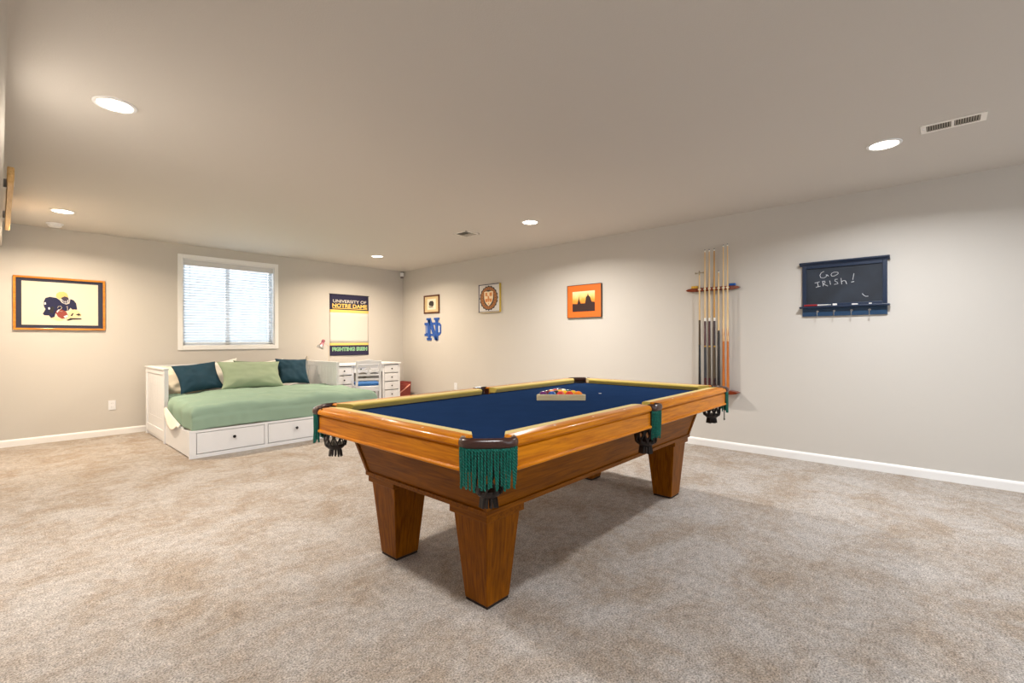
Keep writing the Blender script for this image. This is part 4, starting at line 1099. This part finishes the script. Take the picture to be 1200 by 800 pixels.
for s in (-1, 1): g.box((s * CW - .01, -.2, .375), (s * CW + .01, .2, .43)); g.box((s * CW - .009, -.2, .18), (s * CW + .009, .2, .20))
g.box((-CW, -.009, .182), (CW, .009, .198))
obj('seat_rail', g, M_WHITE, ch)
g = G(); bmesh.ops.create_cube(g.bm, size=1); bmesh.ops.scale(g.bm, vec=(.36, .38, .045), verts=g.bm.verts); bmesh.ops.translate(g.bm, vec=(0, .01, .4795), verts=g.bm.verts)
obj('seat_cushion', g, mat('cushion_blue', (44, 98, 160), .85), ch, bevel=.018, seg=4)
def yb(z): return -.20 - (z - .45) * .148
g = G()
prof = [(-CW - .012, .828), (-CW - .02, .85), (-.12, .848), (-.06, .858), (0, .87), (.06, .858), (.12, .848), (CW + .02, .85), (CW + .012, .828), (CW, .80), (-CW, .80)]
g.prism(prof, (0, 0, 0), (1, 0, 0), (0, 0, 1), (0, 1, 0), yb(.83) - .011, yb(.83) + .011)
obj('top_rail', g, M_WHITE, ch, bevel=.003)
for z0, z1 in ((.755, .775), (.615, .640), (.545, .575)): obj('cross_rail', G().box((-CW, yb(z0) - .008, z0), (CW, yb(z0) + .008, z1)), M_WHITE, ch, bevel=.002)
g = G()
for s in (-1, 1):
    g.tube([(s * (.085 + .07 * math.cos(a)), yb(.76 - .055 * math.sin(a)), .757 - .055 * math.sin(a)) for a in [PI * k / 10 for k in range(11)]], .008, seg=6)
    g.tube([(s * (.085 + .07 * math.cos(a)), yb(.64 + .035 * math.sin(a)), .638 + .04 * math.sin(a)) for a in [PI * k / 10 for k in range(11)]], .007, seg=6)
g.prism([(-.02, .64), (.02, .64), (.012, .69), (.03, .73), (.02, .757), (-.02, .757), (-.03, .73), (-.012, .69)], (0, 0, 0), (1, 0, 0), (0, 0, 1), (0, 1, 0), yb(.70) - .006, yb(.70) + .006)
obj('splat', g, M_WHITE, ch)

lp = thing('desk_lamp', 'pink and silver gooseneck lamp standing on the desk beside the banner', 'lamp', (3.60, 7.32, DZ))
obj('base', G().lathe([(0, 0), (.07, 0), (.07, .008), (.05, .018), (.012, .024), (0, .026)], seg=28), mat('lamp_pink', (170, 96, 112), .4), lp, smooth=True)
obj('pole', G().tube([(0, 0, .02), (0, 0, .15), (0, 0, .275), (-.01, 0, .298), (-.04, 0, .318), (-.075, 0, .335)], .005), mat('lamp_metal', (205, 190, 170), .4, metal=.3), lp, smooth=True)
dx = Vector((-.42, 0, -.9)).normalized(); az = dx; axv = Vector((0, 1, 0)); ayv = az.cross(axv)
C0 = Vector((-.085, 0, .385))
sh = obj('lamp_shade', G().lathe([(0, -.012), (.018, -.008), (.027, .005), (.026, .03), (.020, .045), (.030, .075), (.044, .10)], c=C0, ax=axv, ay=ayv, az=az, seg=24), MATS['lamp_pink'], lp, smooth=True)
obj('shade_rim', G().lathe([(.042, .092), (.054, .118), (.056, .135), (.050, .135), (.034, .11), (0, .10)], c=C0, ax=axv, ay=ayv, az=az, seg=24), mat('lamp_silver', (196, 196, 196), .3, metal=.7), sh, smooth=True)

o = obj('ornament', G().lathe([(0, 0), (.034, 0), (.033, .008), (.022, .032), (.015, .055), (.008, .068), (0, .073)], seg=20), mat('ornament_grey', (168, 162, 150), .7), smooth=True, loc=(3.29, 7.415, BZT + .0045))
tag(o, 'tiny grey cone shaped ornament on the back corner of the daybed', 'ornament')

# red bin in the corner beside the desk
bn = thing('storage_bin', 'red fabric bin standing in the corner right of the desk', 'bin', (4.93, 7.27, 0))
g = G()
def binr(u, v):
    a = 2 * PI * u; k = .135 + .02 * v; c_, s_ = math.cos(a), math.sin(a)
    sx = (abs(c_) ** .35) * (1 if c_ > 0 else -1); sy = (abs(s_) ** .35) * (1 if s_ > 0 else -1)
    return Vector((k * sx, k * .9 * sy, .004 + .396 * v))
g.grid(40, 10, binr)
RED = mat('bin_red', (148, 66, 56), .8, var=.12, vscale=14)
obj('body', g, RED, bn, smooth=True, solid=.006, ang=60)
obj('bottom', G().box((-.125, -.11, .004), (.125, .11, .012)), RED, bn)
g = G(); g.tube([binr(i / 40, 1.0) + Vector((0, 0, .0)) for i in range(41)], .007, seg=6)
obj('rim', g, mat('bin_rim', (140, 40, 34), .7), bn, smooth=True)
obj('strap', G().tube([(-.16, -.145, .20), (-.05, -.156, .27), (.09, -.156, .36)], .019, seg=8, sq=(1, .6)), mat('strap_pink', (232, 158, 140), .7), bn, smooth=True)
g = G(); g.tube([(.165 + .035 * math.sin(a), -.02, .18 + .11 * math.cos(a)) for a in [PI * k / 12 * 2 for k in range(13)]], .004, seg=6)
obj('side_handle', g, mat('handle_dark', (88, 78, 72), .6), bn, smooth=True)
